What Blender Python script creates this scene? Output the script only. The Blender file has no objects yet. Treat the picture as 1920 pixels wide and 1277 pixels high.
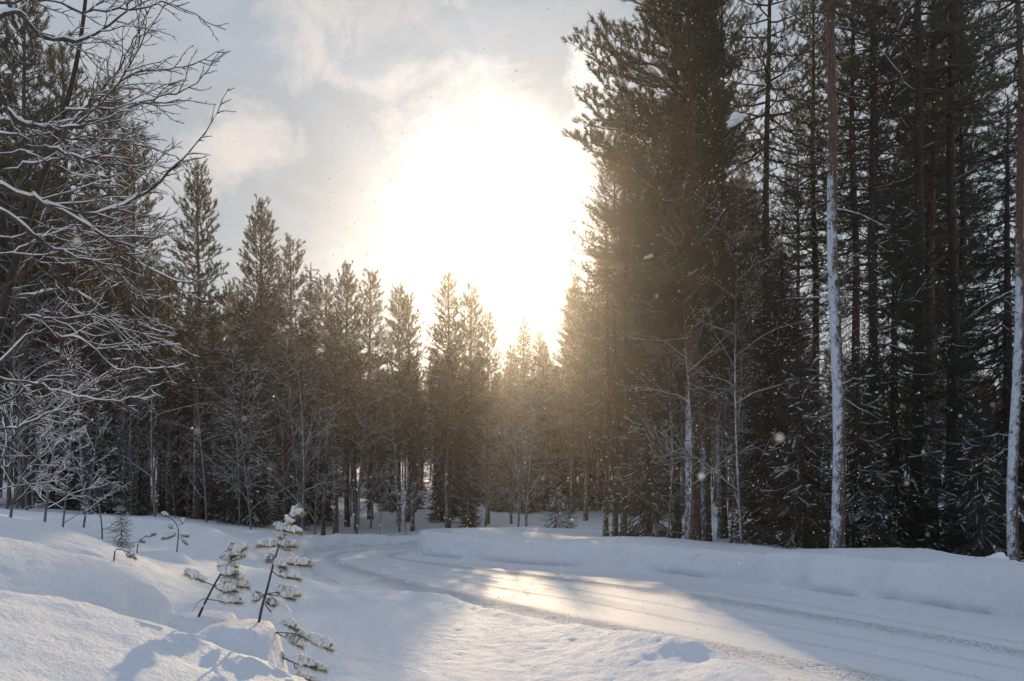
import bpy, math
import numpy as np
from mathutils import Vector
R = np.random.RandomState
sc = bpy.context.scene
COL = sc.collection
# ------------------------------------------------------------------ camera
ZC, F, CX, HY = 1.9, 1750.0, 960.0, 945.0          # eye height, focal length in px of the 1920 photograph, horizon row
cam_d = bpy.data.cameras.new('camera'); cam = bpy.data.objects.new('camera', cam_d); COL.objects.link(cam)
cam.location = (0, 0, ZC); cam.rotation_euler = (math.radians(90), 0, 0)
cam_d.sensor_width = 36; cam_d.lens = 36*F/1920; cam_d.shift_y = (HY-638.5)/1920
cam_d.dof.use_dof = True; cam_d.dof.focus_distance = 9.0; cam_d.dof.aperture_fstop = 5.6
cam_d.clip_start = 0.1; cam_d.clip_end = 2000
sc.camera = cam
# ------------------------------------------------------------------ light, sky, exposure
SUN_EL = math.radians(15.4); SUN_AZ = math.atan2(-8, F)       # azimuth measured from +Y towards +X
SD = Vector((math.sin(SUN_AZ)*math.cos(SUN_EL), math.cos(SUN_AZ)*math.cos(SUN_EL), math.sin(SUN_EL)))
sd = bpy.data.lights.new('sun', 'SUN'); sd.energy = 4.4; sd.angle = math.radians(0.5); sd.color = (1, .72, .43)
sun = bpy.data.objects.new('sun', sd); COL.objects.link(sun)
sun.rotation_euler = SD.to_track_quat('Z', 'Y').to_euler(); sun.location = (0, 60, 60)
sc.view_settings.view_transform = 'Standard'; sc.view_settings.look = 'None'
sc.view_settings.exposure = -0.14; sc.view_settings.gamma = 1
sc.view_settings.use_curve_mapping = False

W = bpy.data.worlds.new('World'); sc.world = W; W.use_nodes = True
nt = W.node_tree; nt.nodes.clear()
class NT:
    """tiny node-tree helper"""
    def __init__(s, tree): s.t = tree
    def n(s, typ, _in=None, **kw):
        nd = s.t.nodes.new(typ)
        for k, v in kw.items(): setattr(nd, k, v)
        for k, v in (_in or {}).items():
            if isinstance(v, bpy.types.NodeSocket): s.t.links.new(v, nd.inputs[k])
            else: nd.inputs[k].default_value = v
        return nd
    def m(s, op, a, b=0.0, c=None, clamp=False):
        i = {0: a, 1: b}
        if c is not None: i[2] = c
        return s.n('ShaderNodeMath', i, operation=op, use_clamp=clamp).outputs[0]
    def vm(s, op, a, b=(0, 0, 0)): return s.n('ShaderNodeVectorMath', {0: a, 1: b}, operation=op)
    def mix(s, f, a, b, mode='MIX'):
        nd = s.t.nodes.new('ShaderNodeMix'); nd.data_type = 'RGBA'; nd.blend_type = mode
        for k, v in ((0, f), (6, a), (7, b)):
            if isinstance(v, bpy.types.NodeSocket): s.t.links.new(v, nd.inputs[k])
            else: nd.inputs[k].default_value = v if k == 0 or len(v) == 4 else (*v, 1)
        return nd.outputs[2]
    def ramp(s, f, stops):
        nd = s.t.nodes.new('ShaderNodeValToRGB'); s.t.links.new(f, nd.inputs[0])
        e = nd.color_ramp.elements
        while len(e) < len(stops): e.new(0.5)
        for q, (p, c) in zip(e, stops): q.position = p; q.color = (c, c, c, 1) if not isinstance(c, tuple) else (*c, 1)
        return nd.outputs[0]
    def noise(s, vec, scale, detail=4, rough=.5, dist=0.0):
        return s.n('ShaderNodeTexNoise', {'Vector': vec, 'Scale': scale, 'Detail': detail, 'Roughness': rough, 'Distortion': dist}).outputs[0]
w = NT(nt)
dirv = w.n('ShaderNodeTexCoord').outputs['Generated']
sky = w.n('ShaderNodeTexSky', sky_type='NISHITA', sun_disc=False, sun_elevation=SUN_EL, sun_rotation=SUN_AZ)
sep = w.n('ShaderNodeSeparateXYZ', {0: dirv})
dz = w.m('ADD', w.m('MAXIMUM', sep.outputs[2], 0.0), 0.22)
pl = w.n('ShaderNodeCombineXYZ', {0: w.m('DIVIDE', sep.outputs[0], dz), 1: w.m('DIVIDE', sep.outputs[1], dz), 2: 0.0}).outputs[0]
c1 = w.noise(pl, 1.7, 7, .55, .3)
c2 = w.noise(w.vm('ADD', pl, (3.1, 7.7, 2.2)).outputs[0], 4.2, 6, .6, .2)
veil = w.ramp(c1, [(.36, .35), (.62, 1.0)])                # thin layer that whitens the blue
puff = w.ramp(c2, [(.50, 0.0), (.64, 1.0)])                # brighter, warmer puffs
dot = w.m('MAXIMUM', w.vm('DOT_PRODUCT', dirv, tuple(SD)).outputs['Value'], 0.0)
g1 = w.m('POWER', dot, 9.0); g2 = w.m('POWER', dot, 70.0); g3 = w.m('POWER', dot, 600.0)
g0 = w.m('POWER', dot, 4.0); greyc = w.mix(g0, (4.3, 5.0, 6.1), (5.8, 6.2, 6.5)); greyc = w.mix(w.m('POWER', dot, 12.0), greyc, (3.5, 4.0, 4.4))
base = w.mix(veil, w.mix(.75, sky.outputs[0], (3.2, 4.6, 6.6)), greyc)
base = w.mix(w.m('MULTIPLY', puff, .30), base, (7.2, 6.9, 6.8))
wn = w.noise(dirv, 11.0, 8, .62, .5)
for px_, py_, tight, amt in ((470, 262, 900., .75), (405, 300, 1300., .6), (560, 30, 420., .7), (720, 60, 420., .4), (1110, 150, 700., .7), (300, 350, 900., .3), (930, 270, 130., .5), (820, 380, 400., .35)):
    dv = Vector(((px_-CX)/F, 1, (HY-py_)/F)).normalized()
    dd = w.m('POWER', w.m('MAXIMUM', w.vm('DOT_PRODUCT', dirv, tuple(dv)).outputs['Value'], 0.0), tight)
    mk = w.ramp(w.m('MULTIPLY', w.m('ADD', dd, w.m('MULTIPLY', w.m('SUBTRACT', wn, .5), 3.4)), w.m('MINIMUM', w.m('MULTIPLY', dd, 3.0), 1.0)), [(.42, 0.0), (.95, 1.0)])
    base = w.mix(w.m('MULTIPLY', mk, amt), base, (8.4, 7.8, 7.4) if px_ < 800 else (10.5, 10.3, 10.0))
glow = w.mix(1.0, w.mix(g2, (0, 0, 0), (2.4, 2.4, 2.35)), w.mix(g3, (0, 0, 0), (14, 12, 9)), 'ADD')
tot = w.mix(1.0, base, glow, 'ADD')
bg = w.n('ShaderNodeBackground', {0: tot, 1: 0.1})
w.n('ShaderNodeOutputWorld', {0: bg.outputs[0]})
cy = sc.cycles
cy.max_bounces = 6; cy.diffuse_bounces = 3; cy.glossy_bounces = 2; cy.transmission_bounces = 4
cy.transparent_max_bounces = 8; cy.volume_bounces = 0; cy.caustics_reflective = False; cy.caustics_refractive = False
cy.sample_clamp_indirect = 4.0; cy.use_denoising = True
# ------------------------------------------------------------------ helpers
def tag(o, label=None, cat=None, group=None, kind=None):
    if label: o['label'] = label
    if cat: o['category'] = cat
    if group: o['group'] = group
    if kind: o['kind'] = kind
    return o
def empty(name, loc, rot=(0, 0, 0), s=1.0):
    o = bpy.data.objects.new(name, None); COL.objects.link(o); o.location = loc; o.rotation_euler = rot
    o.scale = (s, s, s) if not hasattr(s, '__len__') else s
    o.empty_display_size = .3
    return o
class MB:
    """collects vertices and tri / quad faces, with one value per face for the material"""
    def __init__(s): s.v = []; s.f = []; s.n = 0
    def add(s, verts, faces, mat=0):
        verts = np.asarray(verts, float).reshape(-1, 3); faces = np.asarray(faces, int)
        s.v.append(verts); s.f.append((faces+s.n, mat)); s.n += len(verts); return s
    def mesh(s, name, mats, smooth=True):
        me = bpy.data.meshes.new(name)
        if s.n == 0: return me
        v = np.concatenate(s.v); me.vertices.add(len(v)); me.vertices.foreach_set('co', v.ravel())
        loops = np.concatenate([f.ravel() for f, _ in s.f]); tot = np.concatenate([np.full(len(f), f.shape[1]) for f, _ in s.f])
        mi = np.concatenate([np.full(len(f), m) for f, m in s.f])
        st = np.concatenate([[0], np.cumsum(tot)[:-1]])
        me.loops.add(len(loops)); me.loops.foreach_set('vertex_index', loops.astype(np.int32))
        me.polygons.add(len(tot)); me.polygons.foreach_set('loop_start', st.astype(np.int32))
        me.polygons.foreach_set('loop_total', tot.astype(np.int32)); me.polygons.foreach_set('material_index', mi.astype(np.int32))
        me.polygons.foreach_set('use_smooth', np.full(len(tot), smooth))
        for m in (mats if isinstance(mats, (list, tuple)) else [mats]): me.materials.append(m)
        me.update(calc_edges=True)
        return me
    def obj(s, name, mats, parent=None, smooth=True):
        o = bpy.data.objects.new(name, s.mesh(name, mats, smooth)); COL.objects.link(o)
        if parent: o.parent = parent
        return o
def nrm(a): return a/np.maximum(np.linalg.norm(a, axis=-1, keepdims=True), 1e-9)
def tubes(mb, P, Rr, ns=5, mat=0, squash=1.0, cap=True):
    """P (N,k,3) centre lines, Rr (N,k) radii"""
    P = np.asarray(P, float); Rr = np.asarray(Rr, float)
    if P.ndim == 2: P = P[None]; Rr = Rr[None]
    N, k, _ = P.shape
    if N == 0: return
    T = np.gradient(P, axis=1); T = nrm(T)
    ref = np.where(np.abs(T[..., 2:3]) > .9, np.array([1., 0, 0]), np.array([0, 0, 1.]))
    A = nrm(np.cross(T, ref)); B = np.cross(A, T)
    an = np.arange(ns)*2*math.pi/ns
    V = P[:, :, None] + Rr[:, :, None, None]*(A[:, :, None]*np.cos(an)[None, None, :, None] + B[:, :, None]*squash*np.sin(an)[None, None, :, None])
    i, j, q = np.meshgrid(np.arange(N), np.arange(k-1), np.arange(ns), indexing='ij')
    q2 = (q+1) % ns; b = (i*k+j)*ns
    Fq = np.stack([b+q, b+q2, b+ns+q2, b+ns+q], -1).reshape(-1, 4)
    mb.add(V, Fq, mat)
def needles(mb, P, D, L, K, nl, w, spread, rng, mat=0, f0=0.0):
    """P,D (N,3) shoots, L (N) their lengths; K needles each: narrow triangles leaving the shoot"""
    N = len(P)
    if N == 0: return
    ref = np.where(np.abs(D[:, 2:3]) > .9, np.array([1., 0, 0]), np.array([0, 0, 1.]))
    A = nrm(np.cross(D, ref)); B = np.cross(A, D)
    f = f0+(1-f0)*(np.arange(K)+rng.rand(N, K))/K; a = rng.rand(N, K)*2*math.pi; a = np.arange(K)*2.4+a*.35+rng.rand(N, 1)*6.28
    th = spread*(.75+.5*rng.rand(N, K))*(1-.35*f)
    rad = A[:, None]*np.cos(a)[..., None]+B[:, None]*np.sin(a)[..., None]
    nd = D[:, None]*np.cos(th)[..., None]+rad*np.sin(th)[..., None]
    base = P[:, None]+D[:, None]*(L[:, None]*f)[..., None]
    side = nrm(np.cross(nd, rad+D[:, None]*.3+rng.randn(N, K, 3)*.5))
    ln = (nl*(.75+.5*rng.rand(N, K)))[..., None]; ww = w*.5
    V = np.stack([base-side*ww, base+side*ww, base+nd*ln+side*ww*.25], 2)
    mb.add(V, np.arange(N*K*3).reshape(-1, 3), mat)
def ico():
    p = (1+5**.5)/2
    v = nrm(np.array([(-1, p, 0), (1, p, 0), (-1, -p, 0), (1, -p, 0), (0, -1, p), (0, 1, p), (0, -1, -p), (0, 1, -p), (p, 0, -1), (p, 0, 1), (-p, 0, -1), (-p, 0, 1)], float))
    f = [(0, 11, 5), (0, 5, 1), (0, 1, 7), (0, 7, 10), (0, 10, 11), (1, 5, 9), (5, 11, 4), (11, 10, 2), (10, 7, 6), (7, 1, 8), (3, 9, 4), (3, 4, 2), (3, 2, 6), (3, 6, 8), (3, 8, 9), (4, 9, 5), (2, 4, 11), (6, 2, 10), (8, 6, 7), (9, 8, 1)]
    return v, np.array(f)
IV, IF = ico()
def ico2(n=1):
    v, f = IV, IF
    for _ in range(n):
        vv = list(map(tuple, v)); cache = {}; nf = []
        def mid(a, b):
            k = (min(a, b), max(a, b))
            if k not in cache:
                m = (np.array(vv[a])+np.array(vv[b])); m /= np.linalg.norm(m); cache[k] = len(vv); vv.append(tuple(m))
            return cache[k]
        for a, b, c in f:
            x, y, z = mid(a, b), mid(b, c), mid(c, a); nf += [(a, x, z), (x, b, y), (z, y, c), (x, y, z)]
        v, f = np.array(vv), np.array(nf)
    return v, f
def hsh(ix, iy, seed):
    h = (ix.astype(np.int64)*374761393+iy.astype(np.int64)*668265263+seed*974634777) & 0x7fffffff
    h = ((h ^ (h >> 13))*1274126177) & 0x7fffffff
    return ((h ^ (h >> 16)) & 0xffff)/65535.0
def vnoise(x, y, seed=0):
    ix, iy = np.floor(x), np.floor(y); fx, fy = x-ix, y-iy
    fx = fx*fx*fx*(fx*(fx*6-15)+10); fy = fy*fy*fy*(fy*(fy*6-15)+10)
    a = hsh(ix, iy, seed); b = hsh(ix+1, iy, seed); c = hsh(ix, iy+1, seed); d = hsh(ix+1, iy+1, seed)
    return (a*(1-fx)+b*fx)*(1-fy)+(c*(1-fx)+d*fx)*fy*1.0-.5
def fbm(x, y, seed=0, o=3):
    r = 0; a = 1
    for i in range(o): r = r+a*vnoise(x*2**i+i*17.3, y*2**i-i*9.1, seed+i); a *= .5
    return r
def sst(a, b, x):
    t = np.clip((x-a)/(b-a), 0, 1); return t*t*(3-2*t)
# ------------------------------------------------------------------ materials
def mat(name):
    m = bpy.data.materials.new(name); m.use_nodes = True; m.node_tree.nodes.clear(); return m, NT(m.node_tree)
def out(t, sh): t.n('ShaderNodeOutputMaterial', {0: sh})
def snow_ground():
    m, t = mat('snow_crust')
    g = t.n('ShaderNodeNewGeometry'); P = g.outputs['Position']
    st = t.vm('MULTIPLY', P, (1.0, .8, 1.0)).outputs[0]
    n1 = t.noise(st, 9.0, 5, .6, .4); n2 = t.noise(st, 34.0, 3, .6); n3 = t.noise(P, 170.0, 2, .5)
    h = t.m('ADD', t.m('MULTIPLY', n1, .6), t.m('ADD', t.m('MULTIPLY', n2, .3), t.m('MULTIPLY', n3, .10)))
    bp = t.n('ShaderNodeBump', {'Height': h, 'Strength': .85, 'Distance': .06})
    c = t.mix(n1, (.80, .83, .88), (.87, .89, .92))
    p = t.n('ShaderNodeBsdfPrincipled', {'Base Color': c, 'Roughness': .55, 'Normal': bp.outputs[0]})
    p.inputs['Specular IOR Level'].default_value = 0.007
    out(t, p.outputs[0]); return m
def snow_road():
    m, t = mat('packed_road_snow')
    g = t.n('ShaderNodeNewGeometry'); P = g.outputs['Position']
    at = t.n('ShaderNodeAttribute', attribute_name='lat'); uv = at.outputs['Vector']        # x: metres across, y: metres along, z: looseness
    s = t.n('ShaderNodeSeparateXYZ', {0: uv})
    st = t.n('ShaderNodeCombineXYZ', {0: t.m('MULTIPLY', s.outputs[0], 11.0), 1: t.m('MULTIPLY', s.outputs[1], .35), 2: 0.0}).outputs[0]
    n0 = t.noise(st, 1.0, 4, .6)
    n1 = t.noise(P, 26.0, 4, .65, .3); n2 = t.noise(P, 90.0, 3, .6); n3 = t.noise(P, 7.0, 3, .5)
    loose = s.outputs[2]
    crumbs = t.m('MULTIPLY', t.ramp(n1, [(.50, 0.), (.62, 1.)]), loose)
    h = t.m('ADD', t.m('MULTIPLY', n0, .9), t.m('ADD', t.m('MULTIPLY', crumbs, .7), t.m('ADD', t.m('MULTIPLY', n2, .10), t.m('MULTIPLY', n3, .15))))
    bp = t.n('ShaderNodeBump', {'Height': h, 'Strength': .9, 'Distance': .05})
    c = t.mix(t.m('MULTIPLY', t.ramp(n0, [(.45, 0.), (.7, 1.)]), .5), (.84, .86, .89), (.77, .79, .82))
    p = t.n('ShaderNodeBsdfPrincipled', {'Base Color': c, 'Roughness': t.m('ADD', .55, t.m('MULTIPLY', loose, .25)), 'Normal': bp.outputs[0]})
    p.inputs['Specular IOR Level'].default_value = .03
    out(t, p.outputs[0]); return m
def snow_soft(name='fresh_snow', col=(.86, .88, .92), tr=.25, bump=.004, sc_=60.):
    m, t = mat(name)
    P = t.n('ShaderNodeNewGeometry').outputs['Position']
    bp = t.n('ShaderNodeBump', {'Height': t.noise(P, sc_, 3, .6), 'Strength': .6, 'Distance': bump})
    d = t.n('ShaderNodeBsdfDiffuse', {0: (*col, 1), 'Normal': bp.outputs[0]})
    tl = t.n('ShaderNodeBsdfTranslucent', {0: (col[0], col[1]*.97, col[2]*.92, 1)})
    out(t, t.n('ShaderNodeMixShader', {0: tr, 1: d.outputs[0], 2: tl.outputs[0]}).outputs[0]); return m
def needle_mat(name, c, ct, tr=.4):
    m, t = mat(name)
    oi = t.n('ShaderNodeObjectInfo'); P = t.n('ShaderNodeNewGeometry').outputs['Position']
    n = t.noise(P, 1.3, 2, .5); f = t.m('MULTIPLY', t.m('ADD', n, t.m('MULTIPLY', oi.outputs['Random'], .5)), .9)
    ca = t.mix(f, tuple(x*.7 for x in c), tuple(x*1.5 for x in c))
    d = t.n('ShaderNodeBsdfPrincipled', {'Base Color': ca, 'Roughness': .55})
    tl = t.n('ShaderNodeBsdfTranslucent', {0: (*ct, 1)})
    out(t, t.n('ShaderNodeMixShader', {0: tr, 1: d.outputs[0], 2: tl.outputs[0]}).outputs[0]); return m
def bark_mat(name, low, high, zlo, zhi, plaster=0.0, zsnow=9.0, white=0.0):
    m, t = mat(name)
    tc = t.n('ShaderNodeTexCoord').outputs['Object']; g = t.n('ShaderNodeNewGeometry')
    z = t.n('ShaderNodeSeparateXYZ', {0: tc}).outputs[2]
    vs = t.vm('MULTIPLY', tc, (1, 1, .22)).outputs[0]
    n = t.noise(vs, 26.0, 5, .65, .6); nb = t.noise(tc, 5.0, 3, .5)
    f = t.m('MULTIPLY_ADD', z, 1/(zhi-zlo), -zlo/(zhi-zlo), clamp=True)
    c = t.mix(f, low, high)
    c = t.mix(t.ramp(n, [(.35, 0.), (.6, 1.)]), t.mix(1., c, (.45, .45, .5), 'MULTIPLY'), t.mix(1., c, (1.3, 1.25, 1.2), 'MULTIPLY'))
    if white: c = t.mix(t.m('MULTIPLY', t.ramp(nb, [(.4, 1.), (.62, 0.)]), white), c, (.30, .29, .27))
    if plaster:
        nx = t.vm('DOT_PRODUCT', g.outputs['Normal'], (-.94, -.34, .05)).outputs['Value']
        nf = t.noise(tc, 55.0, 3, .6)
        a = t.m('ADD', nx, t.m('MULTIPLY', t.m('SUBTRACT', n, .5), 2.6)); a = t.m('ADD', a, t.m('MULTIPLY', t.m('SUBTRACT', nb, .5), 2.6))
        a = t.m('ADD', a, t.m('MULTIPLY', t.m('SUBTRACT', nf, .5), 3.6))
        a = t.m('SUBTRACT', a, t.m('MULTIPLY_ADD', z, -.16, .55, clamp=True))
        zf = t.m('MULTIPLY_ADD', z, -.28, zsnow*.28, clamp=True)
        a = t.m('SUBTRACT', a, t.m('MULTIPLY', t.m('SUBTRACT', 1.0, zf), 2.2))
        k = t.ramp(a, [(max(0, .9-plaster), 0.), (min(1, 1.35-plaster), 1.)])
        c = t.mix(k, c, (.60, .64, .70))
    bp = t.n('ShaderNodeBump', {'Height': n, 'Strength': .8, 'Distance': .02})
    p = t.n('ShaderNodeBsdfPrincipled', {'Base Color': c, 'Roughness': .85, 'Normal': bp.outputs[0]})
    out(t, p.outputs[0]); return m
M = {}
M['ground'] = snow_ground(); M['road'] = snow_road()
def snow_sss():
    m, t = mat('fresh_snow'); P = t.n('ShaderNodeNewGeometry').outputs['Position']
    bp = t.n('ShaderNodeBump', {'Height': t.noise(P, 140., 4, .65), 'Strength': .9, 'Distance': .006})
    p = t.n('ShaderNodeBsdfPrincipled', {'Base Color': (.93, .91, .885, 1), 'Roughness': .8, 'Normal': bp.outputs[0]})
    p.inputs['Specular IOR Level'].default_value = .05; p.inputs['Subsurface Weight'].default_value = 1.0
    p.inputs['Subsurface Radius'].default_value = (1., .9, .8); p.inputs['Subsurface Scale'].default_value = .006
    out(t, p.outputs[0]); return m
M['snow'] = snow_sss()
M['rime'] = snow_soft('rime_snow', (.72, .73, .76), .45, .003, 90.)
M['pine'] = needle_mat('pine_needles', (.023, .035, .023), (.14, .120, .050), .38)
M['spruce'] = needle_mat('spruce_needles', (.016, .026, .016), (.06, .06, .028), .22)
M['sap'] = needle_mat('sapling_needles', (.18, .19, .12), (.36, .35, .20), .4)
M['bark'] = bark_mat('pine_bark', (.075, .052, .040), (.13, .068, .040), 3.5, 9.0, .38, 7.0)
M['bark_snow'] = bark_mat('snow_plastered_bark', (.085, .056, .042), (.12, .065, .045), 4.5, 8.5, .74, 11.0)
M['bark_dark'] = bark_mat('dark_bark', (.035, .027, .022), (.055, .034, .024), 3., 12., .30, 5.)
M['bark_grey'] = bark_mat('grey_bark', (.09, .08, .072), (.07, .06, .055), 1., 8., .5, 9., .35)
M['twig'] = bark_mat('twig_bark', (.085, .06, .048), (.085, .06, .048), 0., 1.)
# ------------------------------------------------------------------ terrain
Lp = np.array([(4.9, -8), (4.3, 0), (3.5, 6), (2.85, 8.9), (2.2, 10.0), (1.6, 11.0), (.8, 12.1), (-.05, 13.4), (-.9, 14.7), (-1.7, 16.3), (-2.8, 18.1), (-4.3, 21.0), (-5.6, 25.0), (-6.9, 30), (-7.6, 34), (-7.4, 37.5), (-6.3, 40.0), (-3.6, 42.6), (1, 45.5), (8, 49), (16, 53), (30, 59), (60, 70)])
Rp = np.array([(11.5, -8), (10.8, 0), (9.8, 8), (8.3, 14.9), (7.6, 17.8), (7.1, 19.5), (5.3, 23.4), (2.2, 27.6), (-.9, 31), (-2.5, 33.0), (-3.1, 34.8), (-2.9, 36.2), (-1.6, 37.8), (4, 41), (10, 44), (18, 48), (32, 54), (62, 64)])
def smooth_line(p, it=3):
    for _ in range(it):
        q = np.empty((len(p)*2-2, 2)); q[0::2] = p[:-1]*.75+p[1:]*.25; q[1::2] = p[:-1]*.25+p[1:]*.75
        q[0] = p[0]; q[-1] = p[-1]; p = q
    return p
Lp, Rp = smooth_line(Lp), smooth_line(Rp)
poly = np.vstack([Lp, Rp[::-1]])
def dist_line(x, y, p):
    best = np.full(x.shape, 1e9); al = np.zeros(x.shape); acc = 0.
    for a, b in zip(p[:-1], p[1:]):
        d = b-a; L = math.hypot(*d)
        t = np.clip(((x-a[0])*d[0]+(y-a[1])*d[1])/(L*L), 0, 1)
        q = np.hypot(x-a[0]-t*d[0], y-a[1]-t*d[1])
        k = q < best; best = np.where(k, q, best); al = np.where(k, acc+t*L, al); acc += L
    return best, al
def inside(x, y):
    r = np.zeros(x.shape, bool)
    for a, b in zip(poly, np.roll(poly, -1, 0)):
        c = ((a[1] > y) != (b[1] > y)); xx = (b[0]-a[0])*(y-a[1])/((b[1]-a[1]) or 1e-9)+a[0]
        r ^= c & (x < xx)
    return r
def G(px, py, Y): return ((px-CX)/F*Y, Y, ZC-(py-HY)*Y/F)
CP = [(0, -6, .3), (-8, -4, .9), (0, 0, -.5), (3, 2, -.4), (-3, 1, .5), (3, 6, .02), (0, 6, -.02), (1.5, 8, .20), (0, 9, .26), (-1, 10.5, .34), (-.8, 13, .42), (-2, 12, .55), (-2.4, 15, .46), (-3.8, 17.5, .5), (-2.6, 9, .52),
      (-2.5, 10.5, .60), (-2.75, 7.6, .42), (-3.2, 8.9, .55), (-4.0, 9.7, .78), (-2.0, 7, .25), G(380, 1100, 12), G(300, 1075, 13), G(330, 1062, 15), G(490, 1062, 15), G(420, 1050, 17), G(560, 1080, 16), G(330, 1042, 19), G(270, 1040, 16),
      G(370, 978, 24), G(300, 979, 24), G(455, 1008, 22.5), G(330, 1010, 21), G(240, 988, 21), G(510, 1026, 24.5), G(520, 1008, 29), G(590, 1016, 34), (-8.6, 33, .75),
      G(70, 973, 14), G(-60, 975, 14), G(170, 1000, 12.5), G(230, 1035, 11.6), (-6, 9.8, 1.25), (-8, 6, 1.6), (-5, 3, 1.2),
      G(370, 975, 42), G(100, 966, 30), G(0, 962, 30), G(-300, 955, 30), (-9.5, 28, 1.0), (-12, 36, 1.1), (-9.5, 42, .55), G(690, 1000, 50), G(640, 1008, 46), (-13, 55, .9), (-30, 60, 2.2),
      G(835, 988, 51), G(855, 976, 56), G(905, 966, 62), (0, 54, .6), (-3, 80, 2.3), G(970, 985, 52), (4, 60, .9), (10, 80, 2.3), (-20, 80, 2.6), (0, 120, 4.6), (-50, 120, 5), (50, 120, 4.8),
      (8, 22, .48), (12, 18, .45), (14, 26, .5), (6, 28, .55), (1.5, 35, .75), (4, 34, .6), (10, 35, .6), (22, 30, .6), (25, 45, .8), (40, 45, 1.3), (14, 10, .6), (15, 0, .7), (16, 60, 1.0), (30, 70, 2.0), (60, 60, 2.5), (-60, 30, 3), (-60, 0, 3), (60, 10, 2.), (0, 170, 6), (-90, 150, 7), (90, 150, 7)]
CP = np.array(CP, float)
def tps(r): return np.where(r > 1e-9, r*r*np.log(np.maximum(r, 1e-9)), 0)
_n = len(CP); _K = tps(np.hypot(CP[:, None, 0]-CP[None, :, 0], CP[:, None, 1]-CP[None, :, 1]))+np.eye(_n)*.6
_A = np.zeros((_n+3, _n+3)); _A[:_n, :_n] = _K; _A[:_n, _n:] = np.c_[np.ones(_n), CP[:, :2]]; _A[_n:, :_n] = _A[:_n, _n:].T
_w = np.linalg.solve(_A, np.r_[CP[:, 2], 0, 0, 0])
def smax(a, b, k=.08):
    h = np.clip(.5+.5*(b-a)/k, 0, 1); return a*(1-h)+b*h+k*h*(1-h)
def height(x, y, fine=True):
    x = np.asarray(x, float); y = np.asarray(y, float)
    z = _w[_n]+_w[_n+1]*x+_w[_n+2]*y
    for i in range(_n): z = z+_w[i]*tps(np.hypot(x-CP[i, 0], y-CP[i, 1]))
    ins = inside(x, y); dl, al = dist_line(x, y, Lp); dr, ar = dist_line(x, y, Rp)
    right = (dr < dl) & ~ins
    far = sst(24, 50, y)
    z = z+fbm(x*.5, y*.5, 5, 3)*.16*sst(14, 30, y)+fbm(x*.9, y*.9, 9, 2)*.22*sst(0, 3, np.where(right, dr-1.2, -1))
    # near pillows on the left
    za = 1.43-np.where(x > -2.7, .185, .02)*(x+2.7)**2-np.where(y > 4.7, .36, .02)*(y-4.7)**2+fbm(x*1.1, y*1.1, 31, 2)*.05
    za = za-sst(-1.15, -.55, x)*.5
    z = smax(z, za, .18)
    dx = np.maximum(0, x+4.6)
    zb = 1.60-.205*dx*dx-np.where(y > 7.9, .26, .10)*(y-7.9)**2-np.maximum(0, -5.5-x)*.06
    zb = zb-sst(-3.25+fbm(y*1.3, y*0, 3, 2)*.14, -3.02, x)*.85+fbm(x*.8, y*.8, 41, 2)*.07
    z = smax(z, zb, .10)
    for cx, cyy, h, rx, ry in ((-1.56, 5.36, 1.22, .20, .34), (-1.87, 5.62, 1.25, .22, .22), (-5.05, 11.3, 1.22, .5, .8), (-5.9, 15.5, 1.12, .7, .6)):
        r2 = ((x-cx)/rx)**2+((y-cyy)/ry)**2
        z = smax(z, h-.55*np.maximum(0, r2-(.7 if rx < .4 else 0))**1.6*(.6 if rx < .4 else .5)-.02*r2, .03)
    # ploughed bank to the right of the road, rounded top, creased foot
    wob = fbm(ar*.33, ar*0, 77, 3)
    Hb = .84-.12*sst(18.5, 15, y)+.10*vnoise(ar*.22, ar*0, 12)+.16*sst(30, 33, y)*sst(40, 36, y)+.07*np.exp(-((y-20.3)/1.3)**2)
    d = dr+wob*.5+fbm(x*1.5, y*1.5, 55, 2)*.06
    ap = .10+.05*wob
    face = ap+(Hb-ap)*(1-np.clip(1-(d-.12)/.75, 0, 1)**2.2)
    face = np.where(d < .12, ap*sst(-.9, .12, d), face)-.05*np.exp(-((d-.10)/.05)**2)*sst(.1, .3, vnoise(ar*.8, ar*0, 91)+.1)
    zr = face*(1-sst(1.8, 3.2, d))+z*sst(1.8, 3.2, d)
    zr = zr+fbm(x*.7, y*.7, 21, 2)*.05*sst(.3, 1.2, d)
    # left side: gentle berm pushed up by the plough
    hb = .40+.26*vnoise(al*.45, al*0, 14)+.10*vnoise(al*1.3, al*0, 24)+.22*sst(24, 29, y)*sst(44, 38, y)
    dL = dl+vnoise(al*.9, al*0, 15)*.35+vnoise(al*.28, al*0, 16)*.5
    wl = .8
    rise = sst(-.25, wl, dL)
    zl = np.where(dL < wl, hb*rise+0*z, 0)
    t = sst(.3, 2.4, dL)
    zl = hb*rise*(1-t)+z*t
    zl = zl+.10*np.exp(-((dL-.55)/.3)**2)*sst(.0, .4, vnoise(al*.7, al*0, 17)+.25)
    # fluted side of the far left bank
    zl = zl+sst(26, 29, y)*sst(44, 40, y)*np.exp(-((dL-.2)/.35)**2)*fbm(al*3.0, dL*.9, 19, 3)*.07
    # the road
    wd = dl+dr; v = dl/np.maximum(wd, 1e-6)
    u = v*6.4+vnoise(al*.06, al*0, 60)*.5
    zroad = .012*fbm(x*.8, y*.8, 61, 2)+.05*sst(.9, .0, dl)+.04*sst(.7, .0, dr)
    loose = np.zeros_like(x)
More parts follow.
